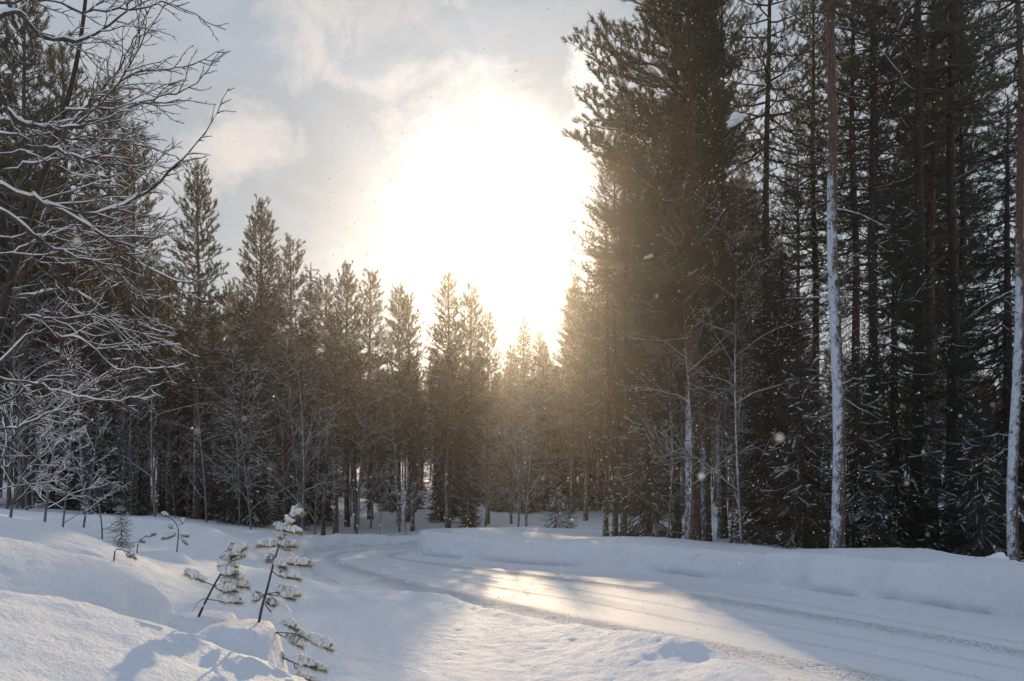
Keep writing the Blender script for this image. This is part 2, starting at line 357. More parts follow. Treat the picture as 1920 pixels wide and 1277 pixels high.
    for c, wdt, dep in ((1.1, .14, -.006), (1.55, .26, .040), (2.1, .14, -.015), (2.55, .05, .015), (3.1, .07, -.012), (3.45, .05, .014), (4.25, .20, .030), (4.6, .10, -.015), (5.0, .05, .012)):
        e = np.exp(-((u-c-vnoise(al*.12+c*7, al*0, 62)*.25)/wdt)**2); zroad = zroad+dep*e
        if dep > 0: loose = loose+e*(1.0 if dep > .025 else .35)
    zroad = zroad+np.clip(loose, 0, 1)*(vnoise(x*11, y*11, 63)*.024+vnoise(x*5, y*5, 64)*.018)
    loose = np.clip(loose+.25*sst(.8, 0, dl)+.25*sst(.7, 0, dr)+.08, 0, 1)
    zz = np.where(ins, np.maximum(zroad, 0*zroad-.03), np.where(right, zr, zl))
    near = (dl < .25) & ins; zz = np.where(ins & (dL < .25) & (dl < .35), np.maximum(zz, zl*0+hb*sst(-.25, wl, dL)), zz)
    if fine:
        cr = np.where(ins, 0, 1.)
        zz = zz+cr*(vnoise(x*4.3, y*3.4, 72)*.009+vnoise(x*9, y*7, 70)*.024+vnoise(x*19, y*15, 71)*.014)*np.where(right & (d < 1), .35, 1)
    return zz, ins, right, dl, dr, d, v, al, loose
def H(x, y):
    r = height(np.array([float(x)]), np.array([float(y)]), False); return float(r[0][0])
def axis(segs):
    o = [segs[0][0]]
    for a, b, st in segs:
        n = max(1, int(round((b-a)/st))); o += list(a+(b-a)*(np.arange(n)+1)/n)
    return np.array(o)
xs = axis([(-110, -50, 4), (-50, -20, 1.2), (-20, -9, .3), (-9, -5, .12), (-5, 5, .055), (5, 10, .085), (10, 20, .3), (20, 50, 1.2), (50, 110, 4)])
ys = axis([(-14, 0, 1.), (0, 3, .2), (3, 12, .05), (12, 22, .07), (22, 46, .10), (46, 60, .3), (60, 100, 1.), (100, 200, 4)])
XX, YY = np.meshgrid(xs, ys, indexing='ij')
ZZ, INS, RGT, DL, DR, DD, VV, AL, LO = [a.reshape(XX.shape) for a in height(XX.ravel(), YY.ravel())]
nx, ny = XX.shape
stripy = (YY > -5) & (YY < 78) & (XX < 48); ZZ = np.where(stripy & RGT & (DR < .3), -.05, ZZ); ZZ = np.where(stripy & INS & (DR < 1.0), ZZ-.03, ZZ)
VA = np.stack([XX, YY, ZZ], -1).reshape(-1, 3)
i, j = np.meshgrid(np.arange(nx-1), np.arange(ny-1), indexing='ij')
q = (i*ny+j).ravel(); QF = np.stack([q, q+ny, q+ny+1, q+1], -1)
cxy = VA[q]+VA[q+ny+1]; fi = INS.ravel()[q]; fb = RGT.ravel()[q] & (DR.ravel()[q] < 1.15) & (YY.ravel()[q] < 80) & (YY.ravel()[q] > -6) & (XX.ravel()[q] < 50) & ~fi & (INS.ravel()[q+ny+1] == fi)
def piece(name, mask, m):
    f = QF[mask]; u, inv = np.unique(f, return_inverse=True)
    mb = MB().add(VA[u], inv.reshape(-1, 4)); o = mb.obj(name, m); o['kind'] = 'structure'; return o, u
ground, _ = piece('ground', ~(fi | fb), M['ground'])
def bank_strip():
    s = np.r_[0, np.cumsum(np.hypot(*np.diff(Rp, axis=0).T))]; u = []; a = 0
    while a < s[-1]: u.append(a); a += .07 if 8 < a < 52 else .35
    u = np.array(u); X = np.interp(u, s, Rp[:, 0]); Y = np.interp(u, s, Rp[:, 1])
    for _ in range(6): X[1:-1] = .25*X[:-2]+.5*X[1:-1]+.25*X[2:]; Y[1:-1] = .25*Y[:-2]+.5*Y[1:-1]+.25*Y[2:]
    tx, ty = np.gradient(X), np.gradient(Y); l = np.hypot(tx, ty); nx_, ny_ = ty/l, -tx/l      # towards the wood
    wob = fbm(u*.33, u*0, 77, 3)*.5+fbm(u*1.3, u*0, 78, 2)*.12-.50
    _, al2 = dist_line(X, Y, Rp)
    Hb = .84+.10*vnoise(u*.22, u*0, 12)+.20*sst(30, 33, Y)*(X < 2)+.07*np.exp(-((Y-20.3)/1.3)**2)
    Hb = Hb-.12*sst(18.5, 15, Y)
    ap = .07+.05*vnoise(u*.4, u*0, 33)+.05*vnoise(u*1.1, u*0, 34)
    cr = sst(-.12, .22, vnoise(u*.45, u*0, 91)+.35*vnoise(u*1.7, u*0, 92))         # where the foot is undercut
    prof = []
    for t in np.linspace(0, 1, 12): prof.append((-1.05+1.10*t+wob*t, ap*t*t*(3-2*t)-.04*(1-t)))
    prof.append((.10+.05*cr+wob, ap-.035*cr)); prof.append((.13+.02*cr+wob, ap+.01))
    for t in np.linspace(.06, 1, 18):
        bul = -.10*cr*np.exp(-((t-.12)/.12)**2)
        prof.append((.13+wob+bul+.66*t**2.7, ap+(Hb+.04-ap)*(1-(1-t)**1.9)))
    top = .85
    for t in (1.0, 1.2, 1.4, 1.65): prof.append((t+0*wob+wob*(1-(t-.85)/.8), None))
    V = np.zeros((len(u), len(prof), 3))
    for k, (o, zz) in enumerate(prof):
        px_ = X+nx_*o; py_ = Y+ny_*o; V[:, k, 0] = px_; V[:, k, 1] = py_
        V[:, k, 2] = (height(px_, py_, True)[0]+.006 if zz is None else zz)
    a = [p[1] is None for p in prof].index(True)
    for b in range(6):                                         # blend crest into the heights behind it
        k = a-1-b; hh = height(V[:, k, 0], V[:, k, 1], True)[0]; f = (1-b/6)**1.2; V[:, k, 2] = V[:, k, 2]*(1-f)+hh*f
    lump = fbm(V[..., 0].ravel()*3.0, V[..., 1].ravel()*3.0+V[..., 2].ravel()*4, 41, 4).reshape(V.shape[:2])
    on = np.array([0 if k < 9 or k > len(prof)-5 else 1 for k in range(len(prof))]); lump = lump*on
    V[..., 0] += nx_[:, None]*lump*.085; V[..., 1] += ny_[:, None]*lump*.085
    i, j = np.meshgrid(np.arange(len(u)-1), np.arange(len(prof)-1), indexing='ij'); n = len(prof); q = (i*n+j).ravel()
    o = MB().add(V, np.stack([q, q+n, q+n+1, q+1], -1)).obj('snow_bank', M['ground']); o['kind'] = 'structure'; return o
bank_strip()
road, ru = piece('road', fi, M['road'])
at = road.data.attributes.new('lat', 'FLOAT_VECTOR', 'POINT')
at.data.foreach_set('vector', np.stack([VV.ravel()[ru]*6.4, AL.ravel()[ru], LO.ravel()[ru]], -1).astype(np.float32).ravel())
# ------------------------------------------------------------------ conifers
def rotz(v, a):
    c, s = math.cos(a), math.sin(a); return np.array([v[0]*c-v[1]*s, v[0]*s+v[1]*c, v[2]])
def trunk_mesh(name, H_, r0, m, seed, wob=.05, ns=12, k=18, dead=0, cb=.4, z0=-.5):
    rng = R(seed); mb = MB()
    z = np.linspace(z0, H_, k); ph = rng.rand(4)*6.28
    P = np.stack([wob*(np.sin(z*.35+ph[0])+.4*np.sin(z*.9+ph[1])), wob*(np.sin(z*.3+ph[2])+.4*np.sin(z*.8+ph[3])), z], -1)
    t = np.clip(z/H_, 0, 1); rr = r0*(1-t*.93)**.8*(1+.35*np.exp(-np.maximum(z, 0)/.35)); rr[-1] = .008
    tubes(mb, P, rr, ns)
    if dead:                                                # dry stubs below the crown
        PP, RR = [], []
        for _ in range(dead):
            zz = rng.uniform(.12, cb)*H_; a = rng.rand()*6.28; L = rng.uniform(.3, 1.6); e = rng.uniform(-.5, .25)
            s = np.linspace(0, 1, 5); d = np.array([math.cos(a), math.sin(a), e]); p0 = np.array([np.interp(zz, z, P[:, 0]), np.interp(zz, z, P[:, 1]), zz])
            pts = p0+d*(s*L)[:, None]; pts[:, 2] += -.15*L*s*s; pts[1:, :] += rng.randn(4, 3)*.03*L
            PP.append(pts); RR.append(np.linspace(.022, .004, 5)*rng.uniform(.6, 1.1))
        tubes(mb, np.array(PP), np.array(RR), 4)
    return mb.mesh(name, m), P
def conifer(H_, cb, Rm, seed, kind='pine', dens=1.0, K=7, nl=.10, nw=.016, snow=.3, top=1.0, r0=None, limb_mat=None, wsp=.36, oneside=None, snow_w=1.0, nlimb=(4, 7)):
    """returns (crown_mesh, snow_mesh): limbs + twigs + needle shoots, and the snow lying on them"""
    rng = R(seed); mb = MB(); ms = MB(); zb = cb*H_
    shP, shD, shL = [], [], []; limbs, lr, tw, twr, sn, snr = [], [], [], [], [], []
    z = zb; pine = kind == 'pine'
    while z < H_-.15:
        t = (z-zb)/(H_-zb)
        n = rng.randint(nlimb[0], nlimb[1]) if pine else rng.randint(5, 8)
        if t > .9: n = 3
        az0 = rng.rand()*6.28
        for b in range(n):
            if pine: Lb = Rm*(min(1, .45+t*2.6))*(1-t)**.62*rng.uniform(.6, 1.12)+.18
            else: Lb = Rm*(min(1, .75+t*2))*(1-t)**.85*rng.uniform(.75, 1.08)+.12
            az = az0+b*6.283/n+rng.uniform(-.4, .4)
            if oneside is not None:
                cc = math.cos(az-oneside); Lb *= .72+.38*cc
            e = (math.radians(-12+62*t**1.3) if pine else math.radians(-22+52*t**1.6))+rng.uniform(-.16, .16)
            s = np.linspace(0, 1, 6); hd = np.array([math.cos(az), math.sin(az), 0])
            up = math.sin(e)*s*Lb+(.20*Lb*s**2.2*(1 if pine else .6))-(.10 if pine else .30)*Lb*(s-s*s)*1.5
            if not pine: up -= .18*Lb*s*(1-t)
            zz = z+rng.uniform(-.1, .1)
            pts = hd*(s*Lb*math.cos(e))[:, None]; pts[:, 2] = zz+up
            pts[1:, :2] += rng.randn(5, 2)*.035*Lb
            limbs.append(pts); rb = .010+.014*Lb; lr.append(np.linspace(rb, .005, 6))
            laden = rng.rand() < .35; psn = snow*2.2 if laden else snow*.25
            if rng.rand() < psn*1.2:
                q = pts+np.array([0, 0, rb*.8]); sn.append(q); snr.append(np.array([.3, 1, 1.1, .9, 1.1, .1])*rng.uniform(.014, .03)*snow_w)
            sp = (.21 if pine else .17)/dens
            ss = (.30 if pine else .18)*Lb; side = 1
            while ss < Lb+.001:
                f = ss/Lb; p0 = np.array([np.interp(f, s, pts[:, k]) for k in range(3)])
                kk = min(4, int(f*5)); bd = pts[kk+1]-pts[kk]; bd = bd/np.linalg.norm(bd)
                last = ss+sp > Lb
                if last: d = bd; Lt = .25
                else:
                    a = side*rng.uniform(.6, 1.15); d = rotz(bd, a); d[2] += rng.uniform(.0, .5) if pine else rng.uniform(-.35, .05)
                    d = d/np.linalg.norm(d); Lt = min(.85 if pine else .75, .18+.5*(Lb-ss)+.05)*rng.uniform(.6, 1.1)
                side = -side
                tp = np.stack([p0, p0+d*Lt*.5+np.array([0, 0, .0 if pine else -.03]), p0+d*Lt+np.array([0, 0, .08*Lt if pine else -.14*Lt])])
                tw.append(tp); twr.append([.007, .005, .003])
                ns_ = max(1, int(Lt/(.105 if pine else .085)*dens+.5))
                u = (np.arange(ns_)+rng.rand(ns_))/ns_
                u = (.25+.75*u) if pine else u
                pp = p0+(tp[2]-p0)*u[:, None]
                dd = d+rng.randn(ns_, 3)*(.42 if pine else .35)
                dd[:, 2] += (.30+.35*t) if pine else -.12
                shP.append(pp); shD.append(dd); shL.append(rng.uniform(.09, .19, ns_) if pine else rng.uniform(.08, .15, ns_))
                if rng.rand() < psn:
                    a_ = pp[0]+np.array([0, 0, .03]); b_ = tp[2]+np.array([0, 0, .035]); wv = rng.uniform(.018, .045)*snow_w
                    sn.append(a_+(b_-a_)*np.linspace(0, 1.05, 6)[:, None]+rng.randn(6, 3)*.008); snr.append(np.array([.15, .8, 1.1, .9, 1.0, .1])*wv)
                ss += sp*rng.uniform(.75, 1.3)
        z += wsp*rng.uniform(.7, 1.3)*(1 if t < .8 else .8)
    # leader
    shP.append(np.array([[0, 0, H_-.25], [0, 0, H_-.12], [0, 0, H_-.4]])); shD.append(np.array([[0, 0, 1.], [.1, 0, 1], [-.2, .1, 1]])); shL.append(np.array([.3, .2, .2]))
    P = np.concatenate(shP); D = nrm(np.concatenate(shD)); L = np.concatenate(shL)
    needles(mb, P, D, L, K, nl, nw, .85 if pine else .95, rng, 0)
    tubes(mb, np.array(limbs), np.array(lr), 4, 1); tubes(mb, np.array(tw), np.array(twr), 3, 1)
    if sn: tubes(mb, np.array(sn), np.array(snr), 5, 2, .7)
    return mb.mesh('crown', [M[kind], limb_mat or M['twig'], M['rime']], smooth=False), None
def bare_tree(seed, H_, r0, spread=.5, lev=3, nb=16, cb=.2, frost=.8, droop=0.0, kid=(.55, 7), ns0=7, lean=0., rise=.9, fk=1.0):
    """leafless frosted tree: (trunk mesh, branch mesh, snow mesh)"""
    rng = R(seed); mt = MB(); mb = MB(); ms = MB(); groups = {}
    k = 9; z = np.linspace(0, 1, 12)
    P = np.stack([lean*z*z*H_+.02*H_*np.sin(z*5+rng.rand()*6), .02*H_*np.sin(z*4+rng.rand()*6), z*H_-.3*(1-z)], -1)
    rr = r0*(1-z*.93); tubes(mt, P, rr, ns0)
    todo = []
    for i in range(nb):
        f = cb+(1-cb)*(i+rng.rand())/nb; p0 = np.array([np.interp(f, z, P[:, c]) for c in range(3)]); a = i*2.4+rng.rand()
        L = spread*H_*(1-f)**.7*rng.uniform(.6, 1.15)+.06*H_
        todo.append((p0, np.array([math.cos(a), math.sin(a), rise*rng.uniform(.6, 1.3)]), L, r0*(1-f*.9)*.5, 1))
    SP, SR, NP, NR = [], [], [], []
    while todo:
        p0, d, L, r, lv = todo.pop()
        d = d/np.linalg.norm(d); kk = 6; pts = [p0]; dd = d.copy()
        for i in range(kk-1):
            dd = dd+rng.randn(3)*.13; dd[2] += -droop*.12*(1 if lv > 1 else .5)+.02; dd /= np.linalg.norm(dd); pts.append(pts[-1]+dd*L/(kk-1))
        pts = np.array(pts); r = max(r, .0022); rad = np.linspace(r, max(.0018, r*.3), kk)
        SP.append(pts); SR.append(rad)
        hz = np.hypot(pts[-1, 0]-pts[0, 0], pts[-1, 1]-pts[0, 1])/L
        if rng.rand() < frost:
            NP.append(pts+np.array([0, 0, r*.7])); NR.append(np.maximum(rad, .004)*(.5+.6*hz)*rng.uniform(.7, 1.2, kk)*fk)
        if lv < lev:
            n = max(2, int(kid[1]*rng.uniform(.7, 1.2)*(1 if lv == 1 else .75)))
            for i in range(n):
                f = .2+.8*(i+rng.rand())/n; p = np.array([np.interp(f, np.linspace(0, 1, kk), pts[:, c]) for c in range(3)])
                ax = nrm(rng.randn(3)); nd = dd*1.0+np.cross(dd, ax)*rng.uniform(.5, 1.0)
                todo.append((p, nd, L*kid[0]*(1-.5*f)*rng.uniform(.6, 1.2), r*.5, lv+1))
    tubes(mb, np.array(SP), np.array(SR), 3)
    if NP: tubes(ms, np.array(NP), np.array(NR), 4, 0, .8)
    return mt, mb, ms
def merged(a, b):
    for v, (f, _) in zip(b.v, b.f): a.v.append(v); a.f.append((f+a.n, 1))
    a.n += b.n; return a
# ---- prototypes
PROT = {}
def proto(key, trunk_args, crown_args):
    tm, _ = trunk_mesh('trunk', **trunk_args); cm, sm = conifer(**crown_args); PROT[key] = (tm, cm, sm)
LEFTW = math.pi
# mid-distance pines and spruces (seen at 40-70 m)
for k_, (h, cb, rm, sd_, sn_) in enumerate([(16, .36, 1.8, 1, .30), (15, .33, 2.1, 2, .34), (14, .45, 1.5, 3, .30), (17, .40, 2.2, 4, .32)]):
    proto('pine%d' % k_, dict(H_=h, r0=.15+.012*k_, m=M['bark'], seed=sd_+50, dead=26, cb=cb), dict(H_=h, cb=cb, Rm=rm, seed=sd_, K=9, nl=.14, nw=.029, snow=sn_, dens=1.2, snow_w=.75))
for k_, (h, cb, rm, sd_, sn_) in enumerate([(13, .06, 1.7, 11, .45), (10, .05, 1.6, 12, .5)]):
    proto('spruce%d' % k_, dict(H_=h, r0=.13, m=M['bark_dark'], seed=sd_+50, dead=0, cb=cb), dict(H_=h, cb=cb, Rm=rm, seed=sd_, kind='spruce', K=8, nl=.09, nw=.028, snow=sn_, wsp=.27, dens=1.2))
# large pines of the right-hand stand (seen at 20-35 m)
proto('bigpine0', dict(H_=24, r0=.22, m=M['bark'], seed=91, dead=34, cb=.30), dict(H_=24, cb=.26, Rm=4.1, seed=21, K=12, nl=.12, nw=.021, snow=.05, dens=1.75, wsp=.34, snow_w=.7, oneside=LEFTW))
proto('bigpine1', dict(H_=23, r0=.18, m=M['bark'], seed=92, dead=40, cb=.40), dict(H_=23, cb=.36, Rm=3.0, seed=22, K=9, nl=.12, nw=.019, snow=.05, wsp=.46, dens=1.15, nlimb=(3, 6), snow_w=.7))
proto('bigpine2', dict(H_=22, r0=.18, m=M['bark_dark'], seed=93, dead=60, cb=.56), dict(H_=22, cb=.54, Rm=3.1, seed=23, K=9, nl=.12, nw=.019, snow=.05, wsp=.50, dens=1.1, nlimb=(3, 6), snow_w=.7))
proto('bigpine3', dict(H_=24, r0=.152, m=M['bark_snow'], seed=94, dead=30, cb=.45, wob=.09), dict(H_=24, cb=.52, Rm=3.0, seed=24, K=9, nl=.12, nw=.019, snow=.08, wsp=.50, dens=1.15, nlimb=(3, 6), snow_w=.7))
proto('bigspruce0', dict(H_=11, r0=.14, m=M['bark_dark'], seed=95, cb=.1), dict(H_=11, cb=.03, Rm=2.3, seed=25, kind='spruce', K=10, nl=.07, nw=.016, snow=.08, dens=1.3, wsp=.28, snow_w=.7))
proto('bigspruce1', dict(H_=7, r0=.10, m=M['bark_dark'], seed=96, cb=.1), dict(H_=7, cb=.02, Rm=1.9, seed=26, kind='spruce', K=8, nl=.055, nw=.014, snow=.13, dens=1.3, wsp=.25, snow_w=1.0))
proto('smallspruce', dict(H_=2.2, r0=.03, m=M['bark_dark'], seed=97, z0=-.2, k=6, wob=.01), dict(H_=2.2, cb=.12, Rm=.75, seed=27, kind='spruce', K=7, nl=.045, nw=.009, snow=.8, wsp=.2))
for k_, (h, r_, sp_, fr, sd_) in enumerate([(9, .05, .30, .85, 1), (11, .06, .26, .8, 2), (6, .035, .42, .9, 3), (3.2, .02, .5, .9, 4)]):
    mt, mb_, ms_ = bare_tree(300+sd_, h, r_, sp_, 3, 22 if k_ < 3 else 14, .12, fr*.95, .35, (.5, 6), 6, fk=1.25)
    PROT['bare%d' % k_] = (mt.mesh('trunk', M['bark_grey']), merged(mb_, ms_).mesh('branches', [M['twig'], M['rime']]), None)
NAMES = {'pine': 'pine_tree', 'spruce': 'spruce_tree', 'bigp': 'pine_tree', 'bigs': 'spruce_tree', 'smal': 'spruce_sapling', 'bare': 'bare_tree'}
CATS = {'pine_tree': 'pine', 'spruce_tree': 'spruce', 'spruce_sapling': 'sapling', 'bare_tree': 'bare tree'}
PLACED = []
def plant(key, x, y, label, group=None, s=1.0, rot=None, lean=(0, 0), sink=.05, zs=None):
    if group:
        z, row = zone_of(CX+x/y*F, y); label = '%s, %s %s' % (label, row, z); group = '%s, %s, %s' % (group, row, z)
    nm = NAMES[next(q for q in NAMES if key.startswith(q))]
    if rot is None: rot = (x*12.9898+y*78.233) % 6.283
    e = empty(nm, (x, y, H(x, y)-sink), (lean[1], lean[0], rot), s if zs is None else (s, s, zs))
    tag(e, label, CATS[nm], group)
    tm, cm, sm = PROT[key]
    for me, n in ((tm, 'trunk'), (cm, 'crown' if nm != 'bare_tree' else 'branches'), (sm, 'snow_cover')):
        if me is None: continue
        o = bpy.data.objects.new(n, me); COL.objects.link(o); o.parent = e
    PLACED.append((x, y)); return e
HT = {'pine0': 16, 'pine1': 15, 'pine2': 14, 'pine3': 17, 'spruce0': 13, 'spruce1': 10}
def plant_px(key, px, Y, top, label, group=None, rot=None, lean=(0, 0)):
    """a tree standing Y metres out whose height is known from the photograph"""
    x = (px-CX)/F*Y; zt = ZC+(HY-top)*Y/F; s = (zt-H(x, Y)+.05)/HT[key]
    return plant(key, x, Y, label, group, s, rot, lean)
exec_parts = None
# ---- skyline trees left and centre
plant_px('pine0', 370, 42, 305, 'tall slim pine with bare reddish lower trunk at the edge of the left forest', rot=1.0)
plant_px('pine1', 490, 47, 385, 'pine with dense pointed crown just right of the tall slim pine')
plant_px('pine2', 545, 52, 455, 'paler pine crown leaning against the right flank of the dense pointed pine')
plant_px('spruce0', 583, 54, 495, 'narrow spruce with a sharp spire tip in the left forest skyline')
plant_px('pine2', 612, 62, 525, 'thin crowned pine peeking up beside the sharp spire spruce')
plant_px('pine1', 650, 53, 502, 'dark pine with a full crown midway along the left skyline')
plant_px('pine2', 694, 57, 516, 'thin see-through pine right of the dark full crowned pine')
plant_px('pine0', 748, 53, 537, 'twin topped slender pine before the gap in the skyline', rot=2.)
plant_px('pine2', 766, 55, 560, 'shorter top of the pair of slender pines before the skyline gap')
plant_px('pine3', 840, 50, 517, 'broad glowing pine nearest the sun with dark trunk on the snow slope', rot=.5)
plant_px('pine1', 884, 52, 540, 'round shouldered golden pine directly beneath the sun glow')
plant_px('pine0', 915, 56, 585, 'lower golden pine on the right shoulder of the broad glowing pine')
plant_px('spruce0', 982, 86, 590, 'small pointed tree standing alone in the bright gap under the sun')
plant_px('pine2', 1012, 88, 628, 'low hazy pine top in the bright gap beside the big dark pine')
plant_px('pine1', 958, 84, 650, 'lowest hazy pine at the bottom of the bright gap')
plant_px('pine0', 250, 44, 232, 'tall pine behind the tangled snowy birch branches')
plant_px('pine0', 205, 46, 150, 'tallest pine rising behind the snowy birch at its inner edge')
plant_px('pine2', 120, 44, 90, 'dark pine hidden among the snowy birch twigs')
plant_px('pine0', 45, 40, -40, 'dark tall pine at the far edge behind the birch trunk')
plant_px('pine3', -40, 42, -60, 'pine crown cut off by the frame edge behind the birch')
plant_px('spruce0', 200, 38, 640, 'dark spruce with snowy skirts at the forest foot behind the birch')
plant_px('spruce1', 262, 40, 780, 'short dark spruce with drooping snow dusted boughs near the slim pine')
plant_px('spruce1', 545, 50, 700, 'shaggy dark spruce low between the slim pine and the road bend')
# ---- random forest, left and centre
def zone_of(px, y):
    if px < 330: z = 'behind the snow coated birch'
    elif px < 440: z = 'around the tall slim pine'
    elif px < 540: z = 'under the dense pointed pine'
    elif px < 640: z = 'under the sharp spire spruce'
    elif px < 720: z = 'below the dark full crowned pine'
    elif px < 800: z = 'below the pair of slender pines'
    elif px < 935: z = 'under the golden pines'
    elif px < 1090: z = 'at the bright gap'
    elif px < 1240: z = 'under the sunlit pine fringe'
    elif px < 1400: z = 'around the huge dark pine'
    elif px < 1540: z = 'left of the white plastered trunk'
    elif px < 1690: z = 'right of the white plastered trunk'
    elif px < 1820: z = 'among the close dark trio of trunks'
    else: z = 'by the slimmer plastered trunk at the frame edge'
    row = 'front row' if y < (50 if px < 1060 else 36) else ('middle rows' if y < (66 if px < 1060 else 55) else 'back rows')
    return z, row
rng = R(5)
LAB = {'L': ('snow dusted pine', 'pines'),
       'C': ('hazy pine on the slope beyond the bend', 'hazy pines'),
       'R': ('dark pine behind the bank', 'dark pines')}
def clear(x, y, r):
    return all((x-a)**2+(y-b)**2 > r*r for a, b in PLACED)
def offroad(x, y, m):
    X, Y_ = np.array([x]), np.array([y])
    return (not inside(X, Y_)[0]) and min(dist_line(X, Y_, Lp)[0][0], dist_line(X, Y_, Rp)[0][0]) > m
SKY = [(-400, 80), (0, 170), (60, 220), (200, 370), (270, 420), (330, 480), (440, 500), (500, 500), (560, 530), (640, 570), (720, 590), (790, 640), (840, 590), (900, 610), (940, 660), (1000, 680), (1040, 620), (1080, 500)]
def skyline(px): return np.interp(px, [a for a, _ in SKY], [b for _, b in SKY])
cnt = 0; tries = 0
while cnt < 105 and tries < 4000:
    tries += 1
    y = 40+50*rng.rand()**1.2; px = rng.uniform(-150, 1060); x = (px-CX)/F*y
    if not (offroad(x, y, 1.8) and clear(x, y, 1.25)): continue
    if px > 780 and y < 50: continue
    top = skyline(px)+rng.uniform(25, 190)
    if -1.6 < x < 3.9 and y < 84: top = max(top, HY-(.8+.266*(y-28)-ZC+.2)*F/y)      # the sun reaches the road through this gap
    key = ['pine0', 'pine1', 'pine2', 'pine3', 'pine0', 'pine2'][rng.randint(6)] if rng.rand() < .82 else 'spruce%d' % rng.randint(2)
    s = (ZC+(HY-top)*y/F-H(x, y))/HT[key]
    if not .4 < s < 1.5: continue
    zone = 'L' if px < 790 else 'C'
    if key[0] == 's': lab, grp = ('dark snowy spruce', 'spruces') if zone == 'L' else ('dark snowy spruce beyond the bend', 'spruces beyond the road bend')
    else: lab, grp = LAB[zone]
    plant(key, x, y, lab, grp, s, lean=(rng.uniform(-.02, .02), rng.uniform(-.02, .02))); cnt += 1
cnt = 0; tries = 0
while cnt < 66 and tries < 3000:                            # thin frosted birches and saplings in front of and in the forest
    tries += 1
    y = rng.uniform(36, 62); px = rng.uniform(-60, 1000); x = (px-CX)/F*y
    if not (offroad(x, y, 1.5) and clear(x, y, .7)): continue
    if px > 760 and y < 48: continue
    key = 'bare%d' % rng.choice([0, 0, 1, 1, 2])
    plant(key, x, y, 'thin frosted bare birch' if px < 760 else 'thin frosted bare birch beyond the bend', 'frosted birches' if px < 760 else 'frosted birches beyond the bend', rng.uniform(.75, 1.15)); cnt += 1
cnt = 0; tries = 0
while cnt < 16 and tries < 3000:
    tries += 1
    y = rng.uniform(42, 60); px = rng.uniform(-80, 520); x = (px-CX)/F*y
    if not (offroad(x, y, 2.) and clear(x, y, .9)): continue
    plant('spruce%d' % rng.randint(2), x, y, 'young dark understorey spruce', 'young spruces', rng.uniform(.3, .75)); cnt += 1
cnt = 0; tries = 0
while cnt < 18 and tries < 3000:
    tries += 1
    y = rng.uniform(62, 86); px = rng.uniform(850, 1130); x = (px-CX)/F*y
    if not (offroad(x, y, 2.) and clear(x, y, 1.4)): continue
    key = rng.choice(['pine1', 'pine3', 'spruce0', 'spruce1']); top = max(skyline(px)+rng.uniform(10, 120), HY-(.8+.266*(y-28)-ZC+.2)*F/y if -1.6 < x < 3.9 else 0)
    s = (ZC+(HY-top)*y/F-H(x, y))/HT[key]
    plant(key, x, y, 'hazy far conifer', 'hazy far conifers', s); cnt += 1
# ---- the right-hand stand
def at_px(px, Y): return (px-CX)/F*Y
plant('bigpine0', at_px(1297, 27.5), 27.5, 'huge dark pine with broad crown and sunlit fringe towering right of the sun', s=1.0, rot=.2)
plant('bigpine3', at_px(1565, 21.6), 21.6, 'pine trunk plastered with white snow rising behind the middle of the snow bank', s=1., rot=1.1, lean=(-.012, 0))
plant('bigpine3', at_px(1908, 18.6), 18.6, 'slimmer snow plastered pine trunk cut by the frame edge', s=.72, rot=4.4, lean=(-.006, 0))
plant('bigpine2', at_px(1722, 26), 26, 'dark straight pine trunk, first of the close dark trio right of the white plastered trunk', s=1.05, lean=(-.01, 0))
plant('bigpine1', at_px(1748, 30), 30, 'reddish pine trunk half hidden in the middle of the close dark trio', s=1.)
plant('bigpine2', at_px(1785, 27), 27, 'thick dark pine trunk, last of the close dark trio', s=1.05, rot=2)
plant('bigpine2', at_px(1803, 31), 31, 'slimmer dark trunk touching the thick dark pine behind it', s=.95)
plant('bigpine1', at_px(1527, 34), 34, 'red barked pine just behind the white plastered trunk', s=.95)
plant('bigpine1', at_px(1353, 35), 35, 'slim pine trunk first to the right of the huge dark pine', s=1., rot=3.)
plant('bigpine2', at_px(1268, 33), 33, 'reddish slim trunk tight behind the huge dark pine', s=.9)
plant('bigpine2', at_px(1172, 33), 33, 'thicker trunk of the close pair under the sunlit pine fringe', s=.72, rot=1.2)
plant('bigpine2', at_px(1153, 34), 34, 'thinner trunk of the close pair under the sunlit pine fringe', s=.66, rot=2.2)
plant('bigpine2', at_px(1138, 36), 36, 'sunlit edge pine leaning light toward the bright gap', s=.62, rot=.4)
plant('bigpine2', at_px(1440, 31), 31, 'dark pine trunk midway between the huge dark pine and the white plastered trunk', s=1.)
plant('bigpine1', at_px(1640, 33), 33, 'dim pine behind the spruce right of the white plastered trunk', s=1.)
plant('bigspruce0', at_px(1680, 24.5), 24.5, 'dark spruce with snow laden boughs right of the white plastered trunk', s=.95, rot=.7)
plant('bigspruce1', at_px(1640, 22.6), 22.6, 'low spruce with snowy boughs peeping over the snow bank beside the white trunk', s=.42, rot=1.7)
plant('bigspruce1', at_px(1508, 23.4), 23.6, 'slim snowy spruce tucked against the left side of the white plastered trunk', s=.78, rot=.3)
plant('bigspruce1', at_px(1612, 23.2), 23.4, 'snowy spruce tucked against the right side of the white plastered trunk', s=.80, rot=2.3)
plant('bigspruce0', at_px(1465, 29), 29, 'dark spruce between the slim pine and the white plastered trunk', s=.9, rot=2.)
plant('bigspruce0', at_px(1885, 24), 24, 'dark spruce at the frame edge behind the slimmer plastered trunk', s=1.1, rot=4.)
plant('bigspruce1', at_px(1215, 31), 31, 'snow dusted spruce at the foot of the huge dark pine', s=.85, rot=5.)
